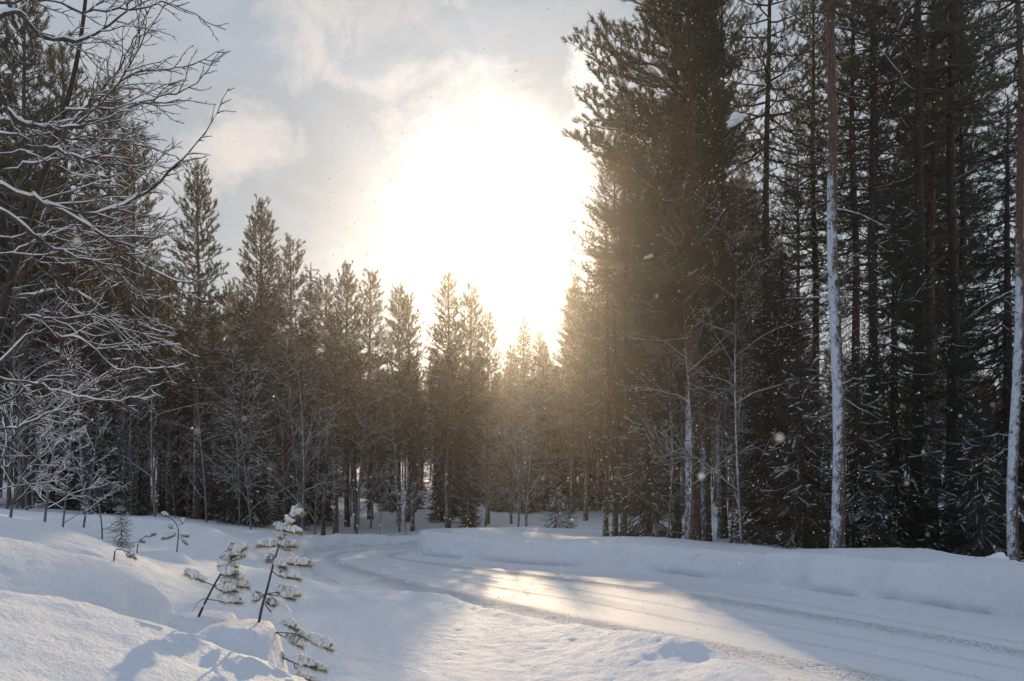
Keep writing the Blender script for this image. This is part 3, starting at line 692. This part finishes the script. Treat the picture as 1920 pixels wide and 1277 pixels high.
plant('bigspruce1', at_px(1840, 22), 22, 'small dark spruce crouching behind the bank near the frame edge', s=.6, rot=5.5)
plant('bare1', at_px(1386, 26), 26, 'pale bare birch with forked stem in front of the dark right-hand stand', s=.95, rot=.8)
plant('bare1', at_px(1287, 26.5), 26.5, 'pale frosted dead stem standing against the huge dark pine trunk', s=.9, rot=3.3)
plant('smallspruce', at_px(1035, 41+1.2), 38.6, 'little snow laden spruce poking up behind the nose of the snow bank', s=.9)
plant('smallspruce', at_px(1070, 39), 39.5, 'tiny frosted spruce beside the little spruce behind the snow bank', s=.5)
cnt = 0; tries = 0
while cnt < 34 and tries < 4000:
    tries += 1
    y = 24+62*rng.rand()**1.1; px = rng.uniform(1075, 2060); x = (px-CX)/F*y
    if not (offroad(x, y, 2.0) and clear(x, y, 1.5)): continue
    if px < 1260 and y < 44: continue
    if x < 6.0 and y < 78: continue
    r = rng.rand()
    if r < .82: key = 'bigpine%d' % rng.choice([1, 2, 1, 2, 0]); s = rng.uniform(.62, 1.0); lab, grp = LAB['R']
    else: key = 'bigspruce0'; s = rng.uniform(.7, 1.3); lab, grp = 'dark spruce behind the bank', 'dark spruces'
    if y > 55: s *= .8
    if px < 1200: s = min(s, (ZC+(HY-np.interp(px, [1075, 1200], [470, 150]))*y/F)/23)
    plant(key, x, y, lab, grp, s); cnt += 1
cnt = 0; tries = 0
while cnt < 22 and tries < 3000:
    tries += 1
    y = rng.uniform(46, 80); px = rng.uniform(1085, 1430); x = (px-CX)/F*y
    if x < 4.3 or not (offroad(x, y, 2.) and clear(x, y, 1.4)): continue
    key = rng.choice(['pine1', 'pine3', 'spruce0', 'pine3']); top = np.interp(px, [1085, 1180, 1430], [500, 400, 330])+rng.uniform(-40, 160)
    plant(key, x, y, 'dark pine behind the bank' if key[0] == 'p' else 'dark spruce behind the bank', 'dark pines' if key[0] == 'p' else 'dark spruces', (ZC+(HY-top)*y/F-H(x, y))/HT[key]); cnt += 1
cnt = 0; tries = 0
while cnt < 22 and tries < 3000:
    tries += 1
    y = rng.uniform(24, 46); px = rng.uniform(1090, 1930); x = (px-CX)/F*y
    if not (offroad(x, y, 2.2) and clear(x, y, .8)): continue
    plant('bare%d' % rng.choice([0, 1, 2]), x, y, 'thin bare understorey birch', 'bare birches', rng.uniform(.6, 1.)); cnt += 1
# ---- far forest, one mass
def far_forest():
    rng = R(77); mb = MB(); n = 520
    for i in range(n):
        y = rng.uniform(88, 150); px = rng.uniform(-200, 2120); x = (px-CX)/F*y
        h = rng.uniform(9, 15)*(1 if px < 1050 else .95); zb = H(x, y)-.2
        tubes(mb, np.array([[x, y, zb], [x, y, zb+h]]), np.array([.13, .02]), 5, 1)
        m = int(h*26); t = rng.rand(m)**.8; rad = 1.7*(1-t)**.7*np.sqrt(rng.rand(m)); a = rng.rand(m)*6.28
        P = np.stack([x+rad*np.cos(a), y+rad*np.sin(a), zb+h*(.25+.75*t)], -1); D = nrm(np.stack([np.cos(a), np.sin(a), .3+t], -1)+rng.randn(m, 3)*.3)
        needles(mb, P, D, np.full(m, .35), 6, .34, .09, .9, rng, 0)
    o = mb.obj('distant_forest', [M['pine'], M['bark_dark']], smooth=False)
    tag(o, 'far mass of conifers closing the view between the nearer trunks', 'forest', kind='stuff')
far_forest()
# ------------------------------------------------------------------ snowy birch on the left
def birch():
    rng = R(404)
    Y0 = 8.0
    def W3(pts, ya, yb):
        n = len(pts); return np.array([G(p[0], p[1], ya+(yb-ya)*i/max(1, n-1)) for i, p in enumerate(pts)])
    def resample(p, k):
        s = np.r_[0, np.cumsum(np.linalg.norm(np.diff(p, axis=0), axis=1))]; u = np.linspace(0, s[-1], k)
        # smooth interpolation through the traced points
        q = np.stack([np.interp(u, s, p[:, c]) for c in range(3)], -1)
        for _ in range(2): q[1:-1] = .25*q[:-2]+.5*q[1:-1]+.25*q[2:]
        return q, s[-1]
    trunk_px = [(-60, 850), (-40, 740), (0, 610), (38, 455), (55, 395), (82, 325), (118, 228), (148, 105), (156, 50), (166, -60)]
    T = W3(trunk_px, 8.2, 7.8); T[0][2] = min(T[0][2], H(T[0][0], T[0][1])-.1)
    base = np.array([T[0][0]-.05, T[0][1], H(T[0][0], T[0][1])-.1]); T = np.vstack([base, T])
    root = empty('birch_tree', tuple(base)); tag(root, 'gnarled bare birch filling the upper left with tangled snow coated branches', 'birch')
    def fin(mb, name, m, par=root):
        o = mb.obj(name, m, par); o.location = tuple(-base if par is root else (0, 0, 0)); return o
    mt = MB(); q, _ = resample(T, 26); tubes(mt, q, np.linspace(.060, .012, 26), 10); fin(mt, 'trunk', M['bark_dark'])
    L = [  # (polyline in the photograph, start depth, end depth, radius at the base)
        ([(-40, 160), (0, 180), (18, 215), (36, 232), (80, 237), (130, 247)], 6.2, 6.6, .022),
        ([(-30, 45), (20, 25), (45, 10), (55, 45), (62, 72), (140, 80), (190, 62), (250, 5), (280, -30)], 6.3, 6.8, .016),
        ([(-30, 228), (50, 233), (110, 242), (160, 236), (200, 223), (255, 196), (330, 189), (366, 190)], 6.8, 7.2, .013),
        ([(-30, 292), (40, 288), (85, 276), (90, 272), (150, 300), (190, 308), (245, 312), (305, 312)], 6.5, 7.0, .012),
        ([(-30, 340), (20, 362), (60, 366), (78, 384), (130, 400), (190, 402), (260, 372), (310, 335), (352, 290), (395, 235), (429, 166)], 6.4, 7.2, .013),
        ([(-20, 385), (40, 415), (72, 458), (110, 468), (165, 478), (210, 500), (255, 540), (300, 565)], 6.6, 7.2, .013),
        ([(60, 366), (100, 392), (150, 410), (190, 438), (225, 462), (245, 490), (300, 515), (370, 535), (415, 570)], 6.4, 7.4, .011),
        ([(24, 560), (60, 555), (95, 548), (150, 545), (190, 580), (240, 615), (280, 632), (340, 648)], 8.0, 7.4, .012),
        ([(-20, 700), (30, 650), (60, 615), (100, 625), (150, 638), (170, 640), (195, 670), (215, 700), (255, 690), (315, 688)], 7.2, 7.0, .012),
        ([(118, 250), (180, 182), (215, 140), (240, 100), (262, 50), (300, -10)], 8.0, 7.6, .009),
        ([(125, 215), (190, 185), (250, 135), (300, 128), (345, 128), (420, 93)], 8.0, 7.6, .007),
        ([(-20, 5), (90, -5), (150, 22), (220, 20), (300, 5), (350, 15), (385, 42), (424, 56)], 6.8, 7.2, .008),
        ([(100, 275), (165, 215), (220, 160), (260, 92), (300, 20), (330, -30)], 7.8, 7.4, .008),
        ([(125, 205), (200, 205), (245, 195), (300, 185), (355, 165), (385, 140), (410, 100)], 7.8, 7.2, .007),
        ([(0, 320), (60, 305), (110, 298), (170, 290), (240, 298), (290, 322), (318, 330)], 7.4, 7.4, .009),
        ([(0, 250), (70, 258), (120, 258), (190, 262), (255, 270), (300, 282), (345, 300), (372, 330)], 7.2, 7.6, .007),
        ([(-20, 480), (40, 470), (90, 430), (150, 422), (200, 430), (250, 430), (262, 432)], 7.0, 7.4, .008),
        ([(-20, 560), (30, 520), (85, 480), (110, 470), (180, 470), (240, 455), (310, 480)], 7.8, 7.4, .008),
        ([(-20, 705), (40, 715), (90, 725), (150, 745), (200, 755), (255, 748), (312, 715)], 7.2, 7.4, .008),
        ([(-20, 760), (30, 745), (70, 715), (110, 690), (150, 660), (175, 615), (180, 560)], 7.4, 7.6, .007),
        ([(-20, 810), (40, 800), (85, 780), (150, 740), (205, 700), (240, 690)], 7.6, 7.6, .007),
        ([(105, 440), (100, 510), (108, 580), (120, 640), (128, 700), (110, 745)], 7.4, 7.2, .005),
        ([(235, 480), (240, 540), (255, 590), (250, 640), (262, 700)], 7.2, 7.2, .005),
        ([(-20, 440), (30, 455), (60, 440), (110, 440), (170, 445), (230, 395), (290, 345)], 7.2, 7.4, .007),
        ([(-20, 600), (60, 590), (110, 600), (170, 588), (215, 600), (260, 650), (300, 655)], 7.0, 7.2, .008),
    ]
    segs = []; kids = []
    for i, (p, a, b, r) in enumerate(L):
        q, ln = resample(W3(p, a, b), 22); q[1:-1] += rng.randn(20, 3)*.008
        rad = np.linspace(r*1.35, .0026, 22)*(1+.12*rng.randn(22)); bm = MB(); sm = MB(); tubes(bm, q, rad, 7)
        o = fin(bm, 'limb', M['twig'])
        def snowline(q, rad, f=1.0, mn=.0042):
            t = nrm(np.gradient(q, axis=0)); hz = np.sqrt(np.maximum(0, 1-t[:, 2]**2)); k = np.maximum(rad*1.05, mn)
            lump = np.interp(np.arange(len(q)), np.arange(0, len(q), 2), .25+1.15*rng.rand(len(range(0, len(q), 2)))); lump = np.where(lump < .5, .2, lump)
            rr = k*(.35+.75*hz)*f*lump; rr[-1] *= .3
            return q+np.c_[np.zeros((len(q), 2)), rad*.55+rr*.35], rr
        sq, sr = snowline(q, rad); tubes(sm, sq, sr, 7, 0, .9)
        # side branches: recursive
        P2, R2, S2, SR2 = {7: [], 5: []}, {7: [], 5: []}, {7: [], 5: []}, {7: [], 5: []}
        todo = []
        n = int(ln*8)+3
        tg = nrm(np.gradient(q, axis=0))
        for j in range(n):
            f = .12+.88*(j+rng.rand())/n; ii = min(20, int(f*21)); p0 = q[ii]+(q[ii+1]-q[ii])*((f*21) % 1)
            side = nrm(np.array([tg[ii][2], rng.uniform(-.9, .9), -tg[ii][0]]))*rng.choice([-1, 1]); dr_ = tg[ii]*1.0+side*rng.uniform(.35, 1.0)
            todo.append((p0, dr_, rng.uniform(.15, .75)*(1-.45*f), .0062*(1-.5*f)+.001, 2))
        while todo:
            p0, d, l, r_, lv = todo.pop(); l = l*(.45 if CX+p0[0]/p0[1]*F > 335 else (.75 if CX+p0[0]/p0[1]*F > 270 else 1.0)); d = d/np.linalg.norm(d); kk = 7 if lv == 2 else 5; pts = [p0]; dd = d.copy()
            for _ in range(kk-1):
                dd = dd+rng.randn(3)*.15+np.array([.04, 0, .015]); dd /= np.linalg.norm(dd); pts.append(pts[-1]+dd*l/(kk-1))
            pts = np.array(pts); rad2 = np.linspace(r_, .0016, kk); P2[kk].append(pts); R2[kk].append(rad2)
            if rng.rand() < (.9, .72, .38)[lv-2]:
                a_, b_ = snowline(pts, rad2, 1.0, .0046 if lv == 2 else .0030); S2[kk].append(a_); SR2[kk].append(b_)
            if lv < 4 and l > .1:
                m = int(l*(11 if lv == 2 else 8))+1
                for j in range(m):
                    f = .15+.8*(j+rng.rand())/m; ii = min(kk-2, int(f*(kk-1))); pp = pts[ii]+(pts[ii+1]-pts[ii])*((f*(kk-1)) % 1)
                    t_ = pts[ii+1]-pts[ii]; t_ /= np.linalg.norm(t_); sd_ = nrm(np.array([t_[2], rng.uniform(-.9, .9), -t_[0]]))*rng.choice([-1, 1])
                    todo.append((pp, t_+sd_*rng.uniform(.4, 1.0), l*rng.uniform(.22, .55)*(1-.4*f), r_*.6, lv+1))
        tb = MB()
        for kk in (7, 5):
            if P2[kk]: tubes(tb, np.array(P2[kk]), np.array(R2[kk]), 4)
            if S2[kk]: tubes(sm, np.array(S2[kk]), np.array(SR2[kk]), 5, 0, .9)
        merged(tb, sm); fin(tb, 'twigs', [M['twig'], M['snow']], o)
    # hanging lichen tuft and withered leaves
    lm = MB(); c = np.array(G(97, 105, 6.6)); n = 260
    P = c+np.c_[rng.randn(n)*.012, rng.randn(n)*.012, -rng.rand(n)*.09]; D = nrm(np.c_[rng.randn(n, 2)*.25, -np.ones(n)]); needles(lm, P, D, np.full(n, .02), 2, .045, .0025, .25, rng)
    m, t = mat('beard_lichen'); out(t, t.n('ShaderNodeBsdfDiffuse', {0: (.26, .22, .10, 1)}).outputs[0]); fin(lm, 'lichen_tuft', m)
birch()
# ---- small bare shrubs on the left mounds
def shrub(px, py, Y, h, lean, seed, label, group=None, nb=10, spread=.55, frost=.95, lev=3):
    mt, mb_, ms_ = bare_tree(seed, h, .012+.006*h, spread, lev, nb, .22, frost, .3, (.55, 6), 7, lean, fk=1.0, rise=.8)
    x = at_px(px, Y); e = empty('bare_shrub', (x, Y, H(x, Y)-.02)); tag(e, label, 'shrub', group)
    mt.obj('stem', M['bark_grey'], e); merged(mb_, ms_).obj('twigs', [M['twig'], M['snow']], e)
shrub(12, 1002, 12.5, 1.9, .75, 501, 'leaning bare shrub with snow coated stem on the left mound', spread=.5, nb=13)
shrub(-40, 1000, 11.5, 2.2, .7, 502, 'bare shrub bending in from the frame edge on the left mound', spread=.55, nb=14)
shrub(78, 985, 15, 2.4, .25, 503, 'upright twiggy shrub behind the leaning bare shrub', spread=.5, nb=14)
shrub(118, 985, 18, 2.2, .1, 504, 'slim bare shrub standing in the snow behind the twiggy shrub', spread=.4, nb=12)
shrub(193, 990, 19, 1.7, -.25, 505, 'short dead stem leaning toward the left mound', spread=.3, nb=5)
shrub(158, 985, 20, 2.6, .15, 506, 'thin bare shrub at the foot of the dark spruces', spread=.4, nb=12)
shrub(710, 1004, 44, 2.2, .1, 507, 'small frosted bush at the left forest foot near the bend', spread=.6, nb=14)
shrub(760, 1000, 47, 3., .05, 508, 'pale frosted bush catching light near the road bend', spread=.6, nb=16)
# ------------------------------------------------------------------ foreground saplings
def sapling(name, label, Y, stem, r0, pads, balls=(), twigs=(), org=(320, 930), k=3.68, bury=True, seed=1, needle=(.036, .0018), dens=.9, snowk=1.7):
    rng = R(seed)
    def w(p, y): return np.array(G(org[0]+p[0]/k, org[1]+p[1]/k, y))
    S = np.array([w(p, Y) for p in stem]); x0, y0 = S[0][0], S[0][1]
    if bury:
        gz = H(x0, y0)-.04
        if gz < S[0][2]: S = np.vstack([[x0-(S[1][0]-S[0][0])*.3, y0, gz], S])
    root = empty(name, tuple(S[0])); tag(root, label, 'sapling')
    def fin(mb, n, m, par=root, smooth=True):
        o = mb.obj(n, m, par, smooth); o.location = tuple(-S[0] if par is root else (0, 0, 0)); return o
    def res(p, n):
        s = np.r_[0, np.cumsum(np.linalg.norm(np.diff(p, axis=0), axis=1))]; u = np.linspace(0, s[-1], n)
        q = np.stack([np.interp(u, s, p[:, c]) for c in range(3)], -1)
        q[1:-1] = .25*q[:-2]+.5*q[1:-1]+.25*q[2:]; return q
    ms = MB(); q = res(S, 16); tubes(ms, q, np.linspace(r0, r0*.45, 16), 10); fin(ms, 'stem', M['twig'])
    for tpts in twigs:
        a = MB(); q = res(np.array([w(p, Y+rng.uniform(-.05, .05)) for p in tpts]), 10); tubes(a, q, np.linspace(r0*.32, r0*.14, 10), 6); fin(a, 'twig', M['twig'])
    for bare, a0, a1, th, dy in pads:
        # bare: points of the leafless part, a0-a1: the needled shoot, th: snow thickness (photo crop px)
        yb = Y; pts = [w(p, Y) for p in bare]+[w(a0, Y+dy*.4), w(((a0[0]+a1[0])/2, (a0[1]+a1[1])/2+4), Y+dy*.8), w(a1, Y+dy)]
        P = np.array(pts); a = MB(); q = res(P, 12); tubes(a, q, np.linspace(r0*.40, r0*.20, 12), 6); b = fin(a, 'branch', M['twig'])
        A, B = w(a0, Y+dy*.4), w(a1, Y+dy); ln = np.linalg.norm(B-A); n = max(5, int(ln/.0038*dens))
        u = (np.arange(n)+rng.rand(n))/n; PP = A+(B-A)*u[:, None]; D = np.tile(nrm(B-A), (n, 1))
        nm = MB(); needles(nm, PP, D, np.full(n, .008), 13, needle[0], needle[1], .95, rng); fin(nm, 'needles', M['sap'], b, False)
        # snow loaf: lumpy tube on the upper side
        m = 26; u = np.linspace(-.02, 1.0, m); c = A+(B-A)*u[:, None]; t_ = th/k/F*Y*.5*snowk
        prof = np.sin(np.clip((u+.06)/1.1, 0, 1)*math.pi)**.45*(.55+.55*np.interp(np.arange(m), np.arange(0, m, 3), rng.rand(9)))
        c = c+np.c_[rng.randn(m)*.0015, rng.randn(m)*.002, np.full(m, t_*.85)]
        sm = MB(); tubes(sm, c, prof*t_*1.12, 12, 0, .85); vv = sm.v[0]; vv += rng.randn(*vv.shape)*t_*.07; e0, f0 = ico2(1)
        for cc in range(int(ln/.02)+1):
            pass
        fin(sm, 'snow_cover', M['snow'], b)
    e0, f0 = ico2(3)
    for bx, by, br in balls:
        c = w((bx, by), Y-.01); r_ = br/k/F*Y; n3 = 1+.06*np.sin(e0[:, 0]*5+1)*np.cos(e0[:, 1]*4)+.04*np.sin(e0[:, 2]*9)
        sm = MB().add(c+e0*n3[:, None]*r_*np.array([1, 1, .95]), f0)
        o = sm.obj('snow_clump', M['snow']); o.data.transform(__import__('mathutils').Matrix.Translation(Vector(-c))); o.location = tuple(c)
        tag(o, 'round snow clump caught on a branch of the taller foreground sapling', 'snow clump')
    return root
sapling('pine_sapling', 'taller pine sapling with snow laden needle tufts leaning right in the foreground', 5.4,
        [(600, 920), (630, 760), (665, 650), (705, 480), (745, 350), (775, 250), (800, 200)], .0085,
        [([(775, 260)], (790, 235), (885, 90), 44, .02), ([(850, 150)], (860, 140), (908, 120), 30, -.02), ([(785, 245)], (775, 245), (715, 215), 36, .02),
         ([(780, 250)], (790, 245), (902, 258), 34, -.03), ([(760, 300)], (760, 320), (770, 275), 38, .0), ([(745, 345)], (735, 345), (600, 348), 40, .03),
         ([(745, 345)], (755, 348), (862, 352), 36, -.03), ([(745, 345)], (740, 350), (820, 375), 24, .05), ([(710, 465)], (695, 462), (660, 450), 44, -.02), ([(712, 470)], (722, 475), (790, 500), 36, -.05),
         ([(712, 455), (740, 458)], (775, 465), (962, 485), 38, .05), ([(702, 520), (730, 545)], (735, 550), (892, 578), 42, -.03),
         ([(660, 675), (720, 668)], (715, 665), (890, 690), 46, .05), ([(660, 675), (740, 690)], (760, 690), (850, 715), 30, -.05),
         ([(660, 675), (632, 685), (618, 712)], (615, 720), (575, 725), 48, -.02), ([(655, 735)], (665, 745), (742, 765), 38, .04),
         ([(650, 745), (680, 790), (730, 830)], (740, 850), (862, 925), 46, -.02), ([(650, 745), (680, 790), (730, 830), (860, 925)], (860, 930), (940, 990), 30, .04),
         ([(600, 920), (700, 940), (860, 945), (940, 990)], (960, 1000), (1112, 1068), 54, -.05), ([(600, 920), (740, 945), (800, 985)], (800, 990), (905, 1045), 46, .03),
         ([(600, 920), (620, 945)], (635, 950), (652, 995), 24, .02),
         ([(655, 1080), (740, 1100), (840, 1150)], (850, 1150), (1000, 1190), 50, 0.), ([(655, 1080), (740, 1100), (850, 1150), (980, 1180)], (960, 1180), (1070, 1210), 36, .05),
         ([(740, 1100)], (750, 1100), (780, 1120), 26, .02), ([(850, 1150), (860, 1200)], (870, 1200), (900, 1280), 20, -.02), ([(820, 1245), (880, 1240)], (890, 1250), (1010, 1290), 30, .04)],
        balls=[(768, 812, 66)], twigs=[[(660, 675), (700, 690), (745, 755)], [(655, 1080), (690, 1100), (665, 1135)], [(735, 945), (760, 965), (800, 975)]], seed=3)
sapling('pine_sapling', 'shorter pine sapling with snowy tufts standing left of the taller one', 5.5,
        [(195, 825), (245, 720), (300, 615), (340, 545), (385, 480), (430, 410)], .0080,
        [([(395, 470)], (400, 450), (428, 345), 40, .02), ([(400, 460)], (420, 430), (518, 362), 42, -.02), ([(385, 480)], (340, 520), (400, 430), 50, .0), ([(400, 470)], (420, 450), (505, 415), 32, .05),
         ([(370, 500)], (380, 500), (455, 490), 30, .04), ([(340, 545)], (335, 535), (440, 550), 44, -.03), ([(345, 545)], (400, 560), (512, 588), 40, .02),
         ([(300, 618), (270, 605)], (248, 600), (105, 540), 42, .03), ([(300, 618), (330, 615)], (335, 608), (535, 635), 52, .03), ([(300, 618), (320, 640)], (328, 650), (452, 662), 44, -.04),
         ([(360, 670)], (370, 675), (430, 695), 18, .0), ([(250, 712), (300, 718)], (322, 722), (485, 742), 42, -.02)],
        twigs=[[(245, 708), (215, 712), (180, 745), (152, 795)], [(225, 848), (280, 862), (345, 885), (372, 850)], [(345, 885), (352, 868), (335, 850)]], seed=4)
sapling('pine_sapling', 'spindly pine sapling with few snowy tips standing alone on the far mound', 16.,
        [(330, 1048), (334, 1010), (335, 990), (326, 975), (312, 968), (303, 964)], .012,
        [([(330, 1000)], (328, 1004), (312, 1002), 5, .1), ([(335, 1003)], (338, 1002), (352, 1006), 5, -.1), ([(334, 985)], (340, 982), (346, 976), 6, 0), ([(320, 972)], (314, 968), (303, 964), 5, 0),
         ([(332, 1005)], (325, 1006), (305, 1010), 5, .1), ([(334, 1006)], (340, 1010), (350, 1020), 4, .1), ([(326, 992)], (322, 990), (318, 988), 5, .1)], org=(0, 0), k=1.0, seed=6, needle=(.05, .005), dens=.5)
sapling('pine_sapling', 'low broken pine twig poking from the snow left of the spindly sapling', 15.,
        [(258, 1022), (264, 1012), (272, 1006)], .010, [([(270, 1008)], (272, 1006), (290, 1002), 6, .05), ([(266, 1012)], (262, 1014), (270, 1016), 4, .1)], org=(0, 0), k=1.0, seed=7, needle=(.05, .005), dens=.5)
sapling('pine_sapling', 'drooping pine twig half buried at the edge of the mound hollow', 11.2,
        [(216, 1030), (228, 1030), (240, 1036)], .010, [([(238, 1034)], (242, 1038), (254, 1048), 7, .05), ([(232, 1032)], (236, 1040), (244, 1044), 4, .0)], org=(0, 0), k=1.0, seed=8, needle=(.045, .004), dens=.6)
e = plant('smallspruce', at_px(227, 18), 18., 'little snowy spruce sapling behind the left mounds', s=.36)
# ------------------------------------------------------------------ snow clumps resting on boughs
e0, f0 = ico2(3)
for i, (px, py, Y, rx, rz, lab) in enumerate([(1380, 226, 24.3, .22, .16, 'large oval snow clump lodged high in the pine canopy'), (1216, 482, 26, .10, .06, 'small snow clump on a bough of the huge dark pine'),
        (1862, 1052, 18.2, .25, .12, 'snow capped stump hump behind the bank near the frame edge')]):
    rg = R(900+i); a = rg.rand(3)*6; n = 1+.20*np.sin(e0[:, 0]*3+a[0])+.16*np.sin(e0[:, 1]*4+a[1])+.14*np.sin(e0[:, 2]*6+e0[:, 0]*4+a[2])
    ti = rg.uniform(-.5, .5); v = e0*n[:, None]*np.array([rx, rx*.9, rz]); v[:, 2] += v[:, 0]*(.55 if i == 0 else ti); v[:, 2] = np.where(v[:, 2] < 0, v[:, 2]*.6, v[:, 2])
    o = MB().add(v, f0).obj('snow_clump', M['snow']); o.location = G(px, py, Y); tag(o, lab, 'snow clump')
# ------------------------------------------------------------------ falling snow
def flakes():
    rng = R(8); n = 26000
    y = 4.5+38*rng.rand(n); x = np.where(rng.rand(n) < .6, rng.uniform(-.20, .42, n), rng.uniform(-.50, .62, n))*y; z = ZC+rng.uniform(-.19, .56, n)*y; keep = (z < 8.0) & ((y > 9) | (rng.rand(n) < .4)); x, y, z = x[keep], y[keep], z[keep]; n = len(x)
    ok = z > np.array(height(x, y, False)[0])+.1; x, y, z = x[ok], y[ok], z[ok]; n = len(x)
    o = np.array([(1, 0, 0), (-1, 0, 0), (0, 1, 0), (0, -1, 0), (0, 0, 1), (0, 0, -1)], float); f = np.array([(0, 2, 4), (2, 1, 4), (1, 3, 4), (3, 0, 4), (2, 0, 5), (1, 2, 5), (3, 1, 5), (0, 3, 5)])
    nn = 26; x = np.r_[x, rng.uniform(-.5, .55, nn)]; yy = rng.uniform(.55, 1.6, nn); x[-nn:] *= yy; y = np.r_[y, yy]; z = np.r_[z, ZC+rng.uniform(-.05, .5, nn)*yy]; n += nn
    r = rng.uniform(.0018, .0046, n)*(1+.07*y)*np.where(y < 2, .5, 1)*np.where(rng.rand(n) < .04, 1.6, 1)
    V = np.stack([x, y, z], -1)[:, None]+o*r[:, None, None]*rng.uniform(.6, 1.2, (n, 1, 3))
    FF = (np.arange(n)*6)[:, None, None]+f
    m, t = mat('snowflake'); d = t.n('ShaderNodeBsdfDiffuse', {0: (.9, .9, .9, 1)}); tl = t.n('ShaderNodeBsdfTranslucent', {0: (.95, .93, .9, 1)})
    out(t, t.n('ShaderNodeMixShader', {0: .8, 1: d.outputs[0], 2: tl.outputs[0]}).outputs[0])
    ob = MB().add(V, FF.reshape(-1, 3)).obj('falling_snow', m); tag(ob, 'fine snowflakes drifting down and glinting in the low sun', 'snowfall', kind='stuff')
flakes()
# ------------------------------------------------------------------ haze
def haze():
    v = np.array([(-115, -16, -2.5), (115, -16, -2.5), (115, 205, -2.5), (-115, 205, -2.5), (-115, -16, 32), (115, -16, 32), (115, 205, 32), (-115, 205, 32)], float)
    f = [(0, 3, 2, 1), (4, 5, 6, 7), (0, 1, 5, 4), (1, 2, 6, 5), (2, 3, 7, 6), (3, 0, 4, 7)]
    m, t = mat('cold_haze'); pv = t.n('ShaderNodeVolumePrincipled', {'Color': (.95, .96, .97, 1), 'Density': .0005, 'Anisotropy': .88})
    o = t.n('ShaderNodeOutputMaterial'); t.t.links.new(pv.outputs[0], o.inputs['Volume'])
    ob = MB().add(v, f).obj('haze', m, smooth=False); tag(ob, 'thin golden frost haze hanging over road and forest', 'haze', kind='stuff')
haze()
